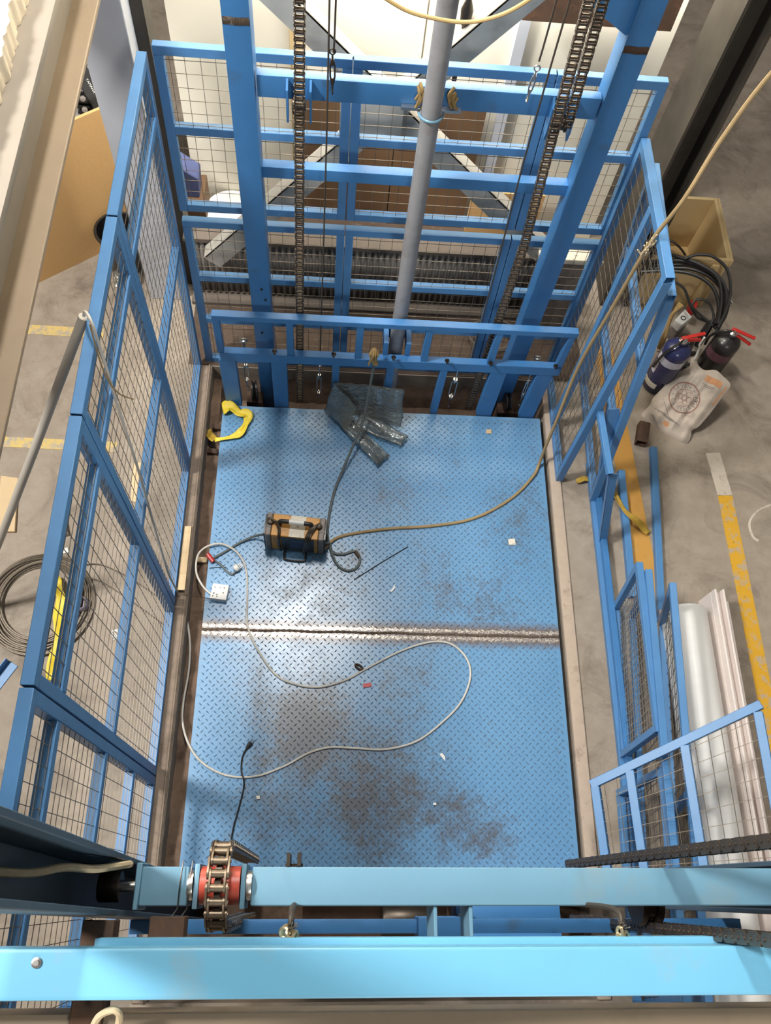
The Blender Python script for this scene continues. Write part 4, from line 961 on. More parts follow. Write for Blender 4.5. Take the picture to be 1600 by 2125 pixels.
ribbon('frayed yellow ribbon lying across the orange strip', [Z(1266, 1010, 0.03), Z(1282, 1040, 0.025), Z(1300, 1065, 0.045), Z(1325, 1088, 0.03), Z(1345, 1108, 0.012)], (0.03, 0.05), YELLOWD)
# clear plastic film
def film(label, quad, nu, nv, zamp, seed):
    rnd = random.Random(seed); q = [V(p) for p in quad]
    ph = [(rnd.uniform(4, 16), rnd.uniform(-5, 5), rnd.uniform(0, 6)) for _ in range(5)]
    def fn(u, v_):
        p = (q[0]*(1-u)+q[1]*u)*(1-v_) + (q[3]*(1-u)+q[2]*u)*v_
        z = sum(abs(math.sin(a*u*1.3 + b*v_ + c)) for a, b, c in ph)/5
        return p + V((0.004*math.sin(9*v_+u*5), 0.004*math.sin(13*u), zamp*z*(0.4+0.6*math.sin(PI*min(1, 0.15+u*0.9))) + 0.004))
    return tag(MB().grid(fn, nu, nv, False).build('plastic_film', FILM, solid=0.0006), label, 'plastic film')
film('crumpled clear plastic film lying against the frame, its widest fold', [D(694, 862, 0.0), D(832, 890, 0.0), Y(838, 812, 2.47), Y(690, 800, 2.47)], 22, 14, 0.05, 1)
film('long strip of clear plastic film stretching toward the camera on the deck', [D(676, 855), D(700, 835, 0.02), D(806, 948), D(784, 971)], 12, 22, 0.045, 2)
film('right-hand tongue of clear plastic film on the deck', [D(735, 890), D(752, 850, 0.03), D(846, 908), D(832, 930)], 10, 18, 0.045, 3)
film('top left crest of the clear plastic film at the foot of the frame', [D(672, 858), D(720, 900), Y(742, 850, 2.42), Y(692, 800, 2.46)], 14, 14, 0.04, 4)
# scraps
def scrap(label, poly, mat, h=0.004, name='paper_scrap', cat='scrap', z=0.001):
    m = MB(); m.prism([Z(x, y, z) for x, y in poly], (0, 0, h)); return tag(m.build(name, mat), label, cat)
scrap('small square paper scrap on the right of the far deck', [(1054, 1119), (1068, 1118), (1070, 1131), (1056, 1131)], STICKER)
scrap('curved white chip on the deck above the seam', [(818, 1213), (820, 1221), (813, 1229), (808, 1228), (815, 1221)], WHITE, 0.006, 'plastic_chip', 'chip')
scrap('white arrow-shaped chip on the near deck', [(911, 1565), (918, 1563), (923, 1570), (924, 1580), (917, 1572)], WHITE, 0.006, 'plastic_chip', 'chip')
scrap('tiny white chip at the right of the near deck', [(899, 1666), (905, 1666), (905, 1671), (899, 1671)], WHITE, 0.006, 'plastic_chip', 'chip')
scrap('cream pebble on the left of the near deck', [(532, 1652), (539, 1652), (540, 1658), (533, 1659)], STICKER, 0.01, 'pebble', 'pebble')
scrap('red foil wrapper below the looped white lead', [(753, 1419), (770, 1417), (771, 1425), (754, 1427)], REDWR, 0.004, 'foil_wrapper', 'wrapper')
scrap('pinkish scrap beside the yellow ribbon', [(502, 889), (509, 888), (511, 899), (504, 901)], LEDGE)
scrap('tan square scrap at the far right of the deck', [(1008, 892), (1019, 891), (1020, 900), (1009, 900)], PLANK)
m = MB(); c_ = D(745, 1384, 0.006); m.tube([c_+V((0.022*math.cos(a)*0.8-0.010*math.sin(a)*0.6, -0.022*math.cos(a)*0.55-0.010*math.sin(a)*0.7, 0.003)) for a in [2*PI*k/16 for k in range(16)]], 0.005, 6, closed=True)
tag(m.build('steel_link', RUST), 'rusty oval steel link touching the white lead', 'steel link')
rope('thin straight welding electrode lying on the deck right of the machine', [D(735, 1203, 0.004), D(790, 1168, 0.004), D(847, 1134, 0.004)], 0.0022, BLACK, 'welding_electrode', 'electrode')
# pine batten and wire on the left kerb
m = MB(); m.prism([Z(384, 1094, 0.022), Z(398, 1094, 0.022), Z(384, 1226, 0.022), Z(369, 1226, 0.022)], (0, 0, 0.014)); tag(m.build('pine_batten', PLANK, bevel=0.001, seg=1), 'pale pine batten lying along the left kerb', 'batten')
rope('thin rusty wire sticking out over the left kerb to the deck', [Z(360, 1231, 0.04), Z(400, 1236, 0.03), Z(438, 1243, 0.01)], 0.0022, RUST)
random.seed(21)
for lab, (px, py) in (('under the yellow ribbon', (452, 890)), ('below the yellow ribbon', (441, 940)), ('by the looped white lead', (418, 1165))):
    m = MB(); c_ = Z(px, py, -0.10); m.prism([c_+V((-0.03, -0.008, 0)), c_+V((0.03, -0.012, 0)), c_+V((0.034, 0.012, 0.01)), c_+V((-0.026, 0.016, 0.012))], (0, 0, 0.018)); tag(m.build('rubble_piece', RUST if 'white' not in lab else PLANK, bevel=0.003), 'broken piece in the pit ' + lab, 'rubble')

# ================================================================ left floor clutter
# conduit leaning on the left cage
p0 = V((-1.095, 1.66, 1.84)); p1 = Z(-60, 1270, 0.02)
m = MB(); m.tube([p0, p0.lerp(p1, 0.33)+V((0,0,-0.01)), p0.lerp(p1, 0.66)+V((0,0,-0.01)), p1], 0.017, 12)
tag(m.build('conduit_pipe', GREYTUBE), 'long grey conduit pipe leaning outside the left cage', 'pipe')
# steel rope coil
random.seed(5)
cc = Z(84, 1252, 0); rc = thing('steel_rope_coil', 'coil of brown steel wire rope on the floor left of the cage', 'rope coil', cc)
for k in range(12):
    r = 0.182 + 0.0066*k; ox, oy = random.uniform(-0.012, 0.012), random.uniform(-0.012, 0.012); m = MB()
    m.tube([cc + V((ox+r*math.cos(a), oy+r*math.sin(a)*1.02, 0.007+0.006*(k % 3)+0.006*math.sin(a*2+k))) for a in [2*PI*j/48 for j in range(48)]], 0.0048, 6, closed=True); m.build('rope_turn', COIL_WIRE, rc)
m = MB(); m.tube(smooth_path([Z(150, 1180, 0.01), Z(200, 1170, 0.01), Z(262, 1195, 0.008), Z(330, 1240, 0.006)], 6), 0.0035, 6); m.build('rope_tail', COIL_WIRE, rc)
m = MB(); m.tube(smooth_path([Z(150, 1195, 0.01), Z(205, 1205, 0.01), Z(262, 1240, 0.008), Z(345, 1300, 0.006)], 6), 0.0035, 6); m.build('rope_tail', COIL_WIRE, rc)
ribbon('bright yellow plastic ribbon draped over the steel rope coil', [Z(104, 1200, 0.04), Z(118, 1218, 0.03), Z(128, 1242, 0.02), Z(126, 1285, 0.02), Z(121, 1330, 0.03), Z(113, 1375, 0.012), Z(106, 1412, 0.006)], (0.075, 0.06), YELLOWT, twist=2)
# blue angle bar, pot, scraps, pine boards
m = MB(); a = Z(-60, 1475, 0.0); b = Z(20, 1372, 0.0); d = (b-a).normalized(); s_ = d.cross(V((0, 0, 1)))
m.prism([a, b, b+s_*0.05, a+s_*0.05], (0, 0, 0.005)); m.prism([a, b, b+V((0, 0, 0.05)), a+V((0, 0, 0.05))], -s_*0.005)
tag(m.build('angle_bar', BLUE_FENCE, bevel=0.001, seg=1), 'blue angle bar end lying on the floor at the left edge', 'steel bar')
c_ = Z(172, 1258, 0); po = thing('glass_pot', 'small violet glass pot on the floor behind the left cage', 'pot', c_)
m = MB(); m.lathe([(0.030, 0.0), (0.036, 0.01), (0.036, 0.05), (0.030, 0.058), (0.028, 0.058), (0.028, 0.012), (0.0, 0.010)], c_, (0, 0, 1), 20); m.build('body', BLUEGREY, po)
m = MB(); m.lathe([(0.016, 0), (0.018, 0.012), (0.0, 0.016)], c_+V((0.01, 0.05, 0)), (0, 0, 1), 14); m.build('lid', RUST, po)
m = MB(); m.prism([Z(4, 990, 0.0), Z(40, 995, 0.0), Z(33, 1106, 0.0), Z(-6, 1106, 0.0)], (0, 0, 0.02)); tag(m.build('pine_board', PLANK, bevel=0.002, seg=1), 'pale pine board on the floor under the conduit pipe', 'board')
scrap('white paper scrap on the floor near the rope coil, left piece', [(112, 1122), (122, 1124), (125, 1142), (114, 1147)], WHITE, 0.003)
scrap('white paper scrap on the floor near the rope coil, right piece', [(126, 1142), (140, 1136), (143, 1146), (128, 1150)], WHITE, 0.003)
scrap('tan card leaning flat on the floor behind the third left panel', [(276, 962), (300, 960), (302, 1020), (288, 1046), (272, 1040)], PLANK, 0.006, 'card_piece', 'card')
m = MB(); m.tube([Z(128, 1060, 0.02), Z(137, 1110, 0.02)], 0.013, 10); tag(m.build('pipe_offcut', GREYTUBE), 'short grey pipe offcut standing behind the left top rail', 'pipe')
m = MB(); q = Z(245, 1318, 0)
for k in range(5): m.tube(smooth_path([q+V((random.uniform(-0.03, 0.03), random.uniform(-0.03, 0.03), 0.004)) for _ in range(4)], 5), 0.002, 4)
tag(m.build('wire_scrap', WHITE), 'tangle of pale wire scrap on the floor behind the left cage', 'wire')
# chipboard sheet
A_ = Z(95, 580, 0.0); B_ = Z(236, 512, 0.0); dB = (B_-A_).normalized(); nB = V((-dB.y, dB.x, 0))
TR = atp(218, 222, A_, nB); L0 = A_ - dB*0.55; R0 = V((TR.x, TR.y, 0)) + dB*0.02; hB = atp(155, 242, A_, nB).z
m = MB(); m.prism([L0, R0, V((R0.x, R0.y, TR.z)), V((L0.x, L0.y, TR.z))], nB*0.018)
tag(m.build('chipboard_sheet', CHIP, bevel=0.001, seg=1), 'large tan chipboard sheet standing on edge beside the pale grey column', 'board')
# black bin
c_ = Z(268, 556, 0.0); bn = thing('black_bin', 'black rubber bin with plastic wrap behind the left cage', 'bin', c_)
m = MB(); m.lathe([(0.085, 0), (0.10, 0.02), (0.125, 0.30), (0.132, 0.31), (0.132, 0.325), (0.118, 0.325), (0.10, 0.04), (0.0, 0.03)], c_, (0, 0, 1), 28); m.build('tub', BLACK, bn)
m = MB(); ring(m, c_+V((0, 0, 0.318)), 0.128, 0.008, (0, 0, 1), 28); m.build('rim', BLACKP, bn)
film('crumpled clear plastic wrap on the floor beside the black bin', [Z(240, 610), Z(290, 600), Z(296, 560, 0.03), Z(236, 560, 0.03)], 12, 12, 0.08, 9)
# motorcycle engine with lettering
mc = Y(188, 178, 3.92); me_ = thing('motorcycle', 'black motorcycle engine and fairing behind the chipboard sheet', 'motorcycle', (mc.x, mc.y, 0))
m = MB(); m.box((mc.x-0.28, mc.y+0.03, 0.25), (mc.x+0.22, mc.y+0.30, mc.z-0.06)); m.build('engine_block', BLACKP, me_, bevel=0.03, seg=3)
for k in range(7):
    m = MB(); m.box((mc.x-0.10, mc.y-0.03, mc.z-0.30+0.035*k), (mc.x+0.14, mc.y+0.10, mc.z-0.288+0.035*k)); m.build('cooling_fin', BLACKP, me_, bevel=0.003)
m = MB(); m.lathe([(0.03, -0.03), (0.10, -0.03), (0.11, 0.0), (0.09, 0.03), (0.03, 0.035)], (mc.x-0.10, mc.y-0.0, mc.z-0.20), (0.1, -0.6, 0.8), 28); m.build('clutch_cover', BLACKP, me_)
wv = (CAM-mc).normalized(); uu = atp(203, 196, mc, wv) - atp(186, 166, mc, wv); L_ = uu.length; uu.normalize(); vv = wv.cross(uu)
m = MB(); pc = mc - wv*0.02
m.prism([pc-uu*0.13-vv*0.05, pc+uu*0.13-vv*0.05, pc+uu*0.13+vv*0.05, pc-uu*0.13+vv*0.05], -wv*0.03); fpn = m.build('fairing_panel', BLACKP, me_, bevel=0.01, seg=3)
vs_, fs = text_mesh('YAMAHA', 0.028*L_/0.085*1.0)
mx = max(v_[0] for v_ in vs_); sc_ = L_/2/mx
m = MB(); m.add([mc - wv*0.018 + uu*(x*sc_) + vv*(y*sc_*1.05) for x, y, z in vs_], fs); m.build('lettering', WHITE, fpn, label='white lettering')
for k in range(9):
    m = MB(); q = mc + V((random.uniform(-0.18, 0.16), random.uniform(-0.05, 0.05), random.uniform(-0.28, 0.10)))
    m.tube(smooth_path([q, q+V((random.uniform(-0.1, 0.1), -0.04, random.uniform(-0.06, 0.06))), q+V((random.uniform(-0.14, 0.14), 0, random.uniform(-0.1, 0.1)))], 5), 0.009, 6); m.build('hose', BLACK, me_)
for (px, py) in ((172, 205), (176, 228), (205, 168), (184, 140)):
    m = MB(); q = Y(px, py, 3.86); m.lathe([(0.004, 0), (0.017 if px < 180 else 0.008, 0.0), (0.014 if px < 180 else 0.007, 0.02), (0.0, 0.024)], q, CAM-q, 12); m.build('polished_cap', STEEL if px > 180 else GREYPL, me_)
m = MB(); m.lathe([(0.17, -0.05), (0.25, -0.05), (0.27, 0.0), (0.25, 0.05), (0.17, 0.05)], (mc.x-0.45, mc.y+0.12, 0.27), (0.2, 1, 0), 32); m.build('wheel', BLACK, me_)
m = MB(); q = Y(372, 408, 3.62); m.prism([Y(367, 345, 3.62), Y(412, 372, 3.62), V((Y(414, 408, 3.62).x, 3.62, q.z)), q], (0, 0.12, 0)); tag(m.build('blue_bag', plain('slate_blue_cloth', (0.09, 0.11, 0.24), 0.8, 0, 0.2, 40, 0.3), bevel=0.01, seg=3), 'slate blue bag behind the upper left of the back cage', 'bag')
m = MB(); m.box((q.x-0.06, 3.60, 0.11), (q.x+0.14, 3.80, q.z)); tag(m.build('wooden_box', BROWNBOARD, bevel=0.004), 'small dark wooden box under the slate blue bag', 'box')
c_ = Y(480, 438, 3.70); wb = thing('white_basin', 'white plastic basin behind the back cage, left of the mast post', 'basin', (c_.x, c_.y, c_.z-0.12))
m = MB(); m.lathe([(0.09, -0.12), (0.10, -0.115), (0.145, 0.0), (0.155, 0.003), (0.155, 0.009), (0.138, 0.006), (0.095, -0.105), (0.0, -0.11)], c_, (0, 0, 1), 32); m.build('bowl', PVC, wb)
m = MB(); ring(m, c_+V((0, 0, 0.006)), 0.150, 0.006, (0, 0, 1), 32); m.build('rim', WHITE, wb)
m = MB(); m.box((c_.x-0.11, c_.y-0.12, 0.111), (c_.x+0.14, c_.y+0.12, c_.z-0.121)); tag(m.build('low_cupboard', BROWNBOARD, bevel=0.004), 'low brown cupboard standing under the white basin', 'cupboard')

# ================================================================ right floor clutter
# plywood crate
bx0, bx1, by0, by1, bh, bt = 1.50, 2.0, 3.35, 3.84, 0.42, 0.022
cr = thing('plywood_crate', 'open pale plywood crate on the floor behind the right cage', 'crate', ((bx0+bx1)/2, (by0+by1)/2, 0))
for nm, a, b in (('side', (bx0, by0, 0.0), (bx0+bt, by1, bh)), ('side', (bx1-bt, by0, 0.0), (bx1, by1, bh)), ('side', (bx0+bt, by0, 0.0), (bx1-bt, by0+bt, bh)), ('side', (bx0+bt, by1-bt, 0.0), (bx1-bt, by1, bh)), ('bottom', (bx0+bt, by0+bt, 0.0), (bx1-bt, by1-bt, 0.02))):
    MB().box(a, b).build(nm, PLY, cr, bevel=0.002, seg=1)
MB().box((bx1-0.10, by0-0.018, 0), (bx1-0.055, by0-0.001, bh-0.03)).build('batten', PLY, cr, bevel=0.002, seg=1)
MB().box((bx1+0.001, by0, bh-0.05), (bx1+0.016, by1, bh)).build('batten', PLY, cr, bevel=0.002, seg=1)
# grinder inside
g = V((1.80, 3.56, 0.06)); gr = thing('angle_grinder', 'red angle grinder with black grip lying in the plywood crate', 'power tool', (1.80, 3.56, 0.02))
m = MB(); m.tube([g+V((-0.02, 0.03, 0.05)), g+V((0.04, -0.06, 0.04)), g+V((0.09, -0.12, 0.03))], [0.035, 0.034, 0.026], 14); m.build('motor_housing', REDPL, gr)
m = MB(); m.tube([g+V((0.09, -0.12, 0.03)), g+V((0.13, -0.165, 0.025))], 0.025, 12); m.build('grip', BLACKP, gr)
m = MB(); m.lathe([(0.01, 0), (0.055, 0.0), (0.055, 0.006), (0.02, 0.012)], g+V((-0.03, 0.045, 0.09)), (0, 0, 1), 20); m.build('disc', STEEL, gr)
random.seed(9)
cable('tangle of black flex inside the plywood crate', [V((1.60+0.34*random.random(), 3.45+0.32*random.random(), 0.04+0.18*random.random())) for _ in range(16)], 0.007, BLACK)
# black hose coil hanging over the crate front
hc = thing('hose_coil', 'coil of thick black hose looped over the front of the plywood crate', 'hose', Z(1430, 700, 0.0))
nv = (CAM - V((1.8, 3.3, 0.3))).normalized(); ph = V((1.80, 3.20, 0.36))
def hp(px, py, o=0.0): return atp(px, py, ph + nv*o, (nv + V((0, 0, 0.35))).normalized())
loops = [[(1395, 556), (1440, 560), (1480, 580), (1503, 615), (1498, 660), (1480, 680)], [(1393, 549), (1435, 550), (1480, 570), (1510, 610), (1505, 655), (1484, 684)], [(1390, 562), (1440, 570), (1475, 592), (1490, 625), (1488, 660), (1474, 678)],
         [(1388, 541), (1420, 542), (1470, 558), (1503, 592), (1506, 645), (1486, 690)], [(1370, 527), (1400, 531), (1450, 548), (1488, 575), (1497, 620), (1490, 672)]]
for k, l in enumerate(loops):
    m = MB(); m.tube(smooth_path([hp(x-60, y+2, 0.01*k) for x, y in l[:1]] + [hp(x, y, 0.01*k) for x, y in l], 7), 0.0105, 8); m.build('hose_loop', BLACK, hc)
m = MB(); m.tube(smooth_path([hp(1420, 537, 0.06), hp(1450, 528, 0.06), hp(1480, 533, 0.06), hp(1508, 558, 0.05), hp(1516, 600, 0.05), hp(1508, 640, 0.05), hp(1490, 680, 0.05)], 7), 0.0085, 8); m.build('hose_loop', BLACK, hc)
m = MB(); m.tube(smooth_path([hp(1396, 583, 0.03), hp(1420, 600, 0.03), hp(1435, 640, 0.03), hp(1450, 660, 0.03), hp(1472, 668, 0.03)], 7), 0.008, 8); m.build('hose_loop', BLACK, hc)
m = MB(); m.tube(smooth_path([hp(1480, 676, 0.04), hp(1455, 655, 0.05), hp(1437, 635, 0.05), hp(1448, 621, 0.05), hp(1470, 628, 0.05), hp(1481, 655, 0.05), hp(1474, 676, 0.04)], 7), 0.0075, 8); m.build('hose_loop', BLACK, hc)
m = MB(); m.tube([hp(1476, 668, 0.03), hp(1462, 690, 0.0), Z(1448, 715, 0.05)], [0.022, 0.026, 0.02], 8); m.build('hose_bundle', BLACK, hc)
m = MB(); m.tube([hp(1510, 615, 0.03), hp(1520, 630, 0.03)], 0.006, 8); m.build('hose_fitting', STEEL, hc)
# straw rope bundle
rb = thing('straw_rope', 'hank of straw-coloured rope hanging behind the right cage panel', 'rope', Z(1375, 720, 0))
for k in range(7):
    m = MB(); o = 3*k; m.tube(smooth_path([Z(1410-o*0.6+o, 628+o*0.3, 0.34), Z(1398-o*0.3, 650+o*0.3, 0.30), Z(1385-o*0.2, 680+o, 0.22), Z(1372+o*0.3, 705+o*0.4, 0.12), Z(1366+o*0.5, 722+o*0.2, 0.03)], 6), 0.008, 6); m.build('strand', HEMP, rb)
# pale metal box with a round mark, red box behind it
qb = [Z(1400, 664, 0.16), Z(1422, 641, 0.16), Z(1436, 658, 0.16), Z(1413, 676, 0.16)]
bxm = thing('metal_box', 'pale metal box with a round mark between the crate and the extinguishers', 'metal box', (sum((p.x for p in qb))/4, sum((p.y for p in qb))/4, 0.0))
m = MB(); m.prism([V((p.x, p.y, 0.0)) for p in qb], (0, 0, 0.10)); m.build('lower_case', GREYPL, bxm, bevel=0.006)
m = MB(); m.prism([V((p.x, p.y, 0.102)) for p in qb], (0, 0, 0.058)); lidm = m.build('lid', plain('pale_tinplate', (0.66, 0.66, 0.64), 0.4, 0.2, 0.1, 20), bxm, bevel=0.005)
c_ = Z(1418, 660, 0.161); m = MB(); ring(m, c_, 0.014, 0.003, (0, 0, 1), 20); m.build('round_mark', BLACKP, lidm)
m = MB(); m.prism([Z(1426, 634, 0.10), Z(1440, 640, 0.10), Z(1436, 655, 0.10), Z(1424, 648, 0.10)], (0, 0, 0.06)); tag(m.build('red_case', REDPL, bevel=0.004), 'small red plastic case behind the pale metal box', 'case')
cable('dark cable heap under the pale metal box', [V((1.66+0.24*random.random(), 2.86+0.22*random.random(), 0.014+0.03*random.random())) for _ in range(14)], 0.012, BLACK)
# fire extinguishers
def extinguisher(label, c, R_, Hh, body, lab, hang, mark):
    c = V(c); r = thing('fire_extinguisher', label, 'fire extinguisher', c)
    m = MB(); prof = [(R_*0.9, 0.0), (R_, 0.012), (R_, Hh-R_*0.75)]
    for k in range(1, 9): a = PI/2*k/8; prof.append((max(R_*math.cos(a), 0.018), Hh-R_*0.75+R_*0.75*math.sin(a)))
    prof += [(0.018, Hh+0.03)]; m.lathe(prof, c, (0, 0, 1), 36); bd = m.build('cylinder', body, r)
    d = (V((CAM.x, CAM.y, 0)) - V((c.x, c.y, 0))).normalized(); a0 = math.atan2(d.y, d.x)
    def band(a1, a2, z1, z2, mat, nm='paper_label'):
        m = MB(); m.grid(lambda u, v_: (c.x+(R_+0.0008)*math.cos(a0+a1+(a2-a1)*u), c.y+(R_+0.0008)*math.sin(a0+a1+(a2-a1)*u), c.z+z1+(z2-z1)*v_), 18, 2); m.build(nm, mat, bd)
    if mark:
        band(-1.1, 1.15, Hh*0.66, Hh*0.80, lab); band(-1.0, -0.55, Hh*0.40, Hh*0.63, lab); band(-1.1, 0.2, Hh*0.13, Hh*0.24, STICKER)
        band(-0.45, 1.1, Hh*0.30, Hh*0.655, NAVY)
    else: band(-1.1, 1.2, Hh*0.52, Hh*0.72, lab)
    m = MB(); m.lathe([(0.020, 0), (0.024, 0.006), (0.024, 0.022), (0.012, 0.03), (0.012, 0.05)], c+V((0, 0, Hh+0.01)), (0, 0, 1), 16); m.build('valve', STEEL, r)
    h = V(hang).normalized()
    for k, dz in ((0, 0.055), (1, 0.034)):
        m = MB(); t = c+V((0, 0, Hh+dz)); m.bar(t - h*0.02, t+h*0.115+V((0, 0, 0.012 if k == 0 else -0.024)), 0.020, 0.008); m.build('lever', REDPL, r, bevel=0.003)
    m = MB(); t = c+V((0, 0, Hh+0.03)); s_ = h.cross(V((0, 0, 1))); m.tube(smooth_path([t, t - h*0.05 + s_*0.02, t-h*(R_+0.02)+s_*0.02+V((0,0,-0.08)), t-h*(R_+0.016)+V((0, 0, -Hh*0.55))], 6), 0.008, 8); m.build('discharge_hose', BLACK, r)
    return r
extinguisher('navy blue fire extinguisher with a pale label beside the cement bag', Z(1358, 797, 0.0), 0.078, 0.40, NAVY, LABELG, (1, 0.25, 0), True)
extinguisher('black fire extinguisher with red levers behind the cement bag', Z(1466, 766, 0.0), 0.078, 0.33, BLACKEN, LABELM, (0.55, -0.35, 0), False)
# cement bag propped against them
A_ = Z(1332, 861, 0.0); B_ = Z(1424, 921, 0.0); T3 = Z(1512, 799, 0.20); NBG = (B_-A_).cross(T3-A_).normalized()
if NBG.z < 0: NBG = -NBG
def bg_(px, py): return atp(px, py, A_, NBG)
outl = [(1331, 862), (1347, 842), (1356, 825), (1376, 804), (1399, 778), (1430, 760), (1434, 745), (1444, 743), (1449, 757), (1462, 768), (1485, 768), (1500, 780), (1516, 799), (1500, 822), (1480, 850), (1462, 872), (1449, 886), (1436, 893), (1434, 905), (1426, 920), (1410, 921), (1385, 908), (1365, 896), (1345, 880)]
cb = thing('cement_bag', 'empty white and orange printed cement bag propped against the fire extinguishers', 'bag', (A_+B_)/2)
ub = (bg_(1516, 799)-bg_(1449, 886)).normalized()
pts2 = smooth_path([V((x, y, 0)) for x, y in outl], 4, True)
cen = V((1420, 832, 0))
def hgt(px, py):
    d = min((V((px, py, 0))-q).length for q in pts2)
    e = min(1, d/22.0)
    return 0.030*math.sin(e*PI/2) + e*(0.007*math.sin(px*0.16+py*0.09) + 0.006*math.sin(px*0.07-py*0.19+1) + 0.004*math.sin(px*0.31+py*0.23))
def bsurf(px, py, o=0.0): return bg_(px, py) + NBG*(hgt(px, py)+o)
m = MB(); RN = 16; n = len(pts2); vs_ = []
for i in range(RN):
    t = 1 - i/RN
    for q in pts2:
        w_ = cen.lerp(q, t); vs_.append(bsurf(w_.x, w_.y))
vs_.append(bsurf(cen.x, cen.y)); fs = []
for i in range(RN-1):
    for k in range(n): fs.append((i*n+k, i*n+(k+1) % n, (i+1)*n+(k+1) % n, (i+1)*n+k))
for k in range(n): fs.append(((RN-1)*n+k, (RN-1)*n+(k+1) % n, RN*n))
m.add(vs_, fs, True)
vb = [bg_(q.x, q.y) - NBG*0.002 for q in pts2]; m.add(vb, [list(range(n))]); o0 = len(m.v)-n
for k in range(n): m.f.append([k, (k+1) % n, o0+(k+1) % n, o0+k]); m.sm.append(False)
bag = m.build('sack', BAG, cb)
# print: ring, lettering, circles (pixel frame of the bag face is used as its print layout)
rot_ = math.radians(28); CX, CY_ = 1419, 827
def PR(x, y):   # print layout (x right, y up) -> bag surface
    px = CX + x*math.cos(rot_) + y*math.sin(rot_); py = CY_ + x*math.sin(rot_) - y*math.cos(rot_)
    return bsurf(px, py, 0.0014)
def pring(m, cx, cy, r0, r1, n=40):
    vs_ = []
    for k in range(n): a = 2*PI*k/n; vs_ += [PR(cx+r0*math.cos(a), cy+r0*math.sin(a)), PR(cx+r1*math.cos(a), cy+r1*math.sin(a))]
    m.add(vs_, [(2*k, 2*k+1, (2*k+3) % (2*n), (2*k+2) % (2*n)) for k in range(n)])
m = MB(); pring(m, 0, 0, 30.5, 33.0); pring(m, 0, 0, 17.5, 18.6)
m.build('printed_ring', INKBR, bag)
m = MB(); pring(m, 0, 0, 4.2, 5.0, 20)
for k in range(6): a = PI/3*k; pring(m, 10.2*math.cos(a), 10.2*math.sin(a), 4.4, 5.2, 20)
m.build('printed_circles', INKBR, bag)
def arc_text(m, s_, a0, a1, r, size, flip=False):
    for i, ch_ in enumerate(s_):
        if ch_ == ' ': continue
        a = a0 + (a1-a0)*i/(len(s_)-1); v2, f2 = text_mesh(ch_, size); up = a if not flip else a+PI
        ca, sa = math.cos(up-PI/2), math.sin(up-PI/2)
        m.add([PR(r*math.cos(a)+x*ca-y*sa, r*math.sin(a)+x*sa+y*ca) for x, y, z in v2], f2)
m = MB(); arc_text(m, 'SEVEN RINGS', math.radians(165), math.radians(-15), 24.5, 12.5); arc_text(m, 'CEMENT', math.radians(218), math.radians(322), 24.5, 11.0, True)
for a in (190, 345): pring(m, 24.5*math.cos(math.radians(a)), 24.5*math.sin(math.radians(a)), 0.2, 1.2, 10)
m.build('printed_lettering', INKGR, bag)
def pquad(m, px0, py0, px1, py1, wd, ns=10):
    a = V((px0, py0, 0)); b = V((px1, py1, 0)); d = (b-a).normalized(); s_ = V((-d.y, d.x, 0))*wd/2; vs_ = []
    for k in range(ns+1):
        p = a.lerp(b, k/ns); vs_ += [bsurf(p.x-s_.x, p.y-s_.y, 0.0014), bsurf(p.x, p.y, 0.0016), bsurf(p.x+s_.x, p.y+s_.y, 0.0014)]
    m.add(vs_, [f for k in range(ns) for f in ((3*k, 3*k+1, 3*k+4, 3*k+3), (3*k+1, 3*k+2, 3*k+5, 3*k+4))])
m = MB(); pquad(m, 1463, 785, 1496, 802, 14); pquad(m, 1507, 804, 1478, 842, 3.5); pquad(m, 1376, 877, 1386, 884, 9, 3); m.build('printed_patch', INKOR, bag)
m = MB(); random.seed(4)
for k in range(13):
    x = 1358 + 4.0*k*0.6 + random.uniform(-2, 2); y = 840 + 3.4*k*0.62 + random.uniform(-1, 1); L = random.uniform(12, 26)
    pquad(m, x, y+8, x+L*0.88, y+8+L*0.47, 1.0, 6)
pquad(m, 1456, 797, 1480, 809, 1.0, 5); pquad(m, 1460, 803, 1474, 810, 0.9, 5)
pquad(m, 1375, 830, 1388, 868, 1.0, 6); pquad(m, 1352, 860, 1368, 893, 1.0, 6)
m.build('printed_lines', INKGR, bag, kind='stuff')
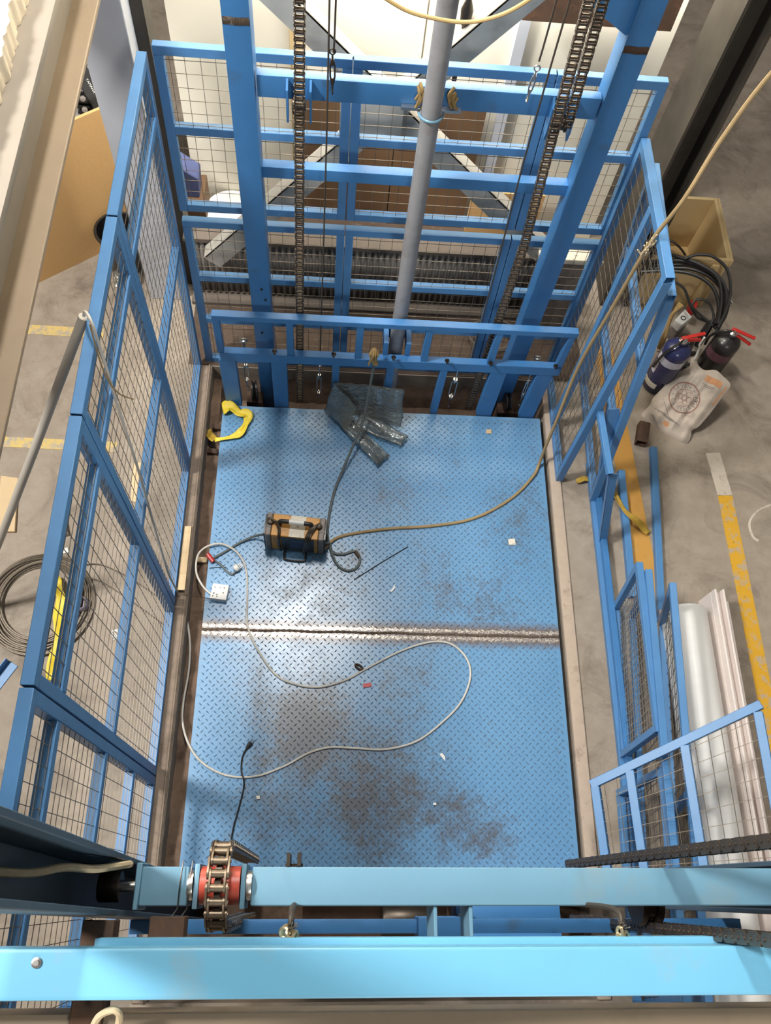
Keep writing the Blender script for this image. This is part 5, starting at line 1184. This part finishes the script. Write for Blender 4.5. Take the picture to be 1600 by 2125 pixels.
m = MB(); m.tube(smooth_path([bsurf(1440, 748, 0.0), bsurf(1443, 735, 0.02)+V((0,0,0.04)), Z(1452, 715, 0.34), Z(1462, 700, 0.40)], 5), 0.006, 6); m.build('tie_string', WHITE, cb)
# rusty box tube
a = Z(1336, 880, 0.03); b = Z(1330, 921, 0.03); m = MB(); m.bar(a, b, 0.062, 0.056, hollow=0.004); tag(m.build('box_tube', RUST, bevel=0.003), 'short rusty box tube below the cement bag', 'steel tube')
# hose and scrap cover behind the back cage on the right, tan cable overhead
rope('coil of pale hose on the dirt behind the lower right of the back cage', [V((0.66+0.09*math.cos(a)*(1+0.06*k), 3.02+0.07*math.sin(a)*(1+0.05*k), 0.02+0.003*k)) for k, a in enumerate([2*PI*j/9 for j in range(20)])], 0.006, LEDGE, 'hose', 'hose', 6, 4)
a = Y(1180, 520, 3.15); sto = thing('white_cabinet', 'low white cabinet behind the right end of the back cage', 'cabinet', (0.98, 3.2, 0))
tl_ = Y(1165, 545, 3.10)
MB().box((0.80, 3.10, 0.02), (1.13, 3.165, tl_.z)).build('body', GREYPL, sto, bevel=0.004)
MB().box((0.79, 3.09, tl_.z+0.001), (1.14, 3.166, tl_.z+0.03)).build('top', STICKER, sto, bevel=0.003)
rope('yellow cable sagging across the top of the view in front of the grey cylinder', [Y(775, -20, 2.35), Y(840, 20, 2.35), Y(900, 38, 2.35), Y(960, 46, 2.35), Y(1010, 40, 2.35), Y(1060, 22, 2.35), Y(1120, -15, 2.35)], 0.006, CABLET, 'cable', 'cable', 8, 8)
hk = thing('hanging_hook', 'dark hook block hanging behind the grey cylinder at the top', 'hook', Y(966, 75, 3.2))
q = Y(968, 30, 3.2); m = MB(); m.lathe([(0.006, -0.06), (0.022, -0.03), (0.026, 0.02), (0.012, 0.06), (0.006, 0.4)], q, (0, 0, 1), 12); m.build('block', DARKSTEEL, hk)
m = MB(); m.tube([q+V((0, 0, -0.05)), q+V((-0.004, 0, -0.30))], 0.011, 8); m.build('shank', DARKSTEEL, hk)
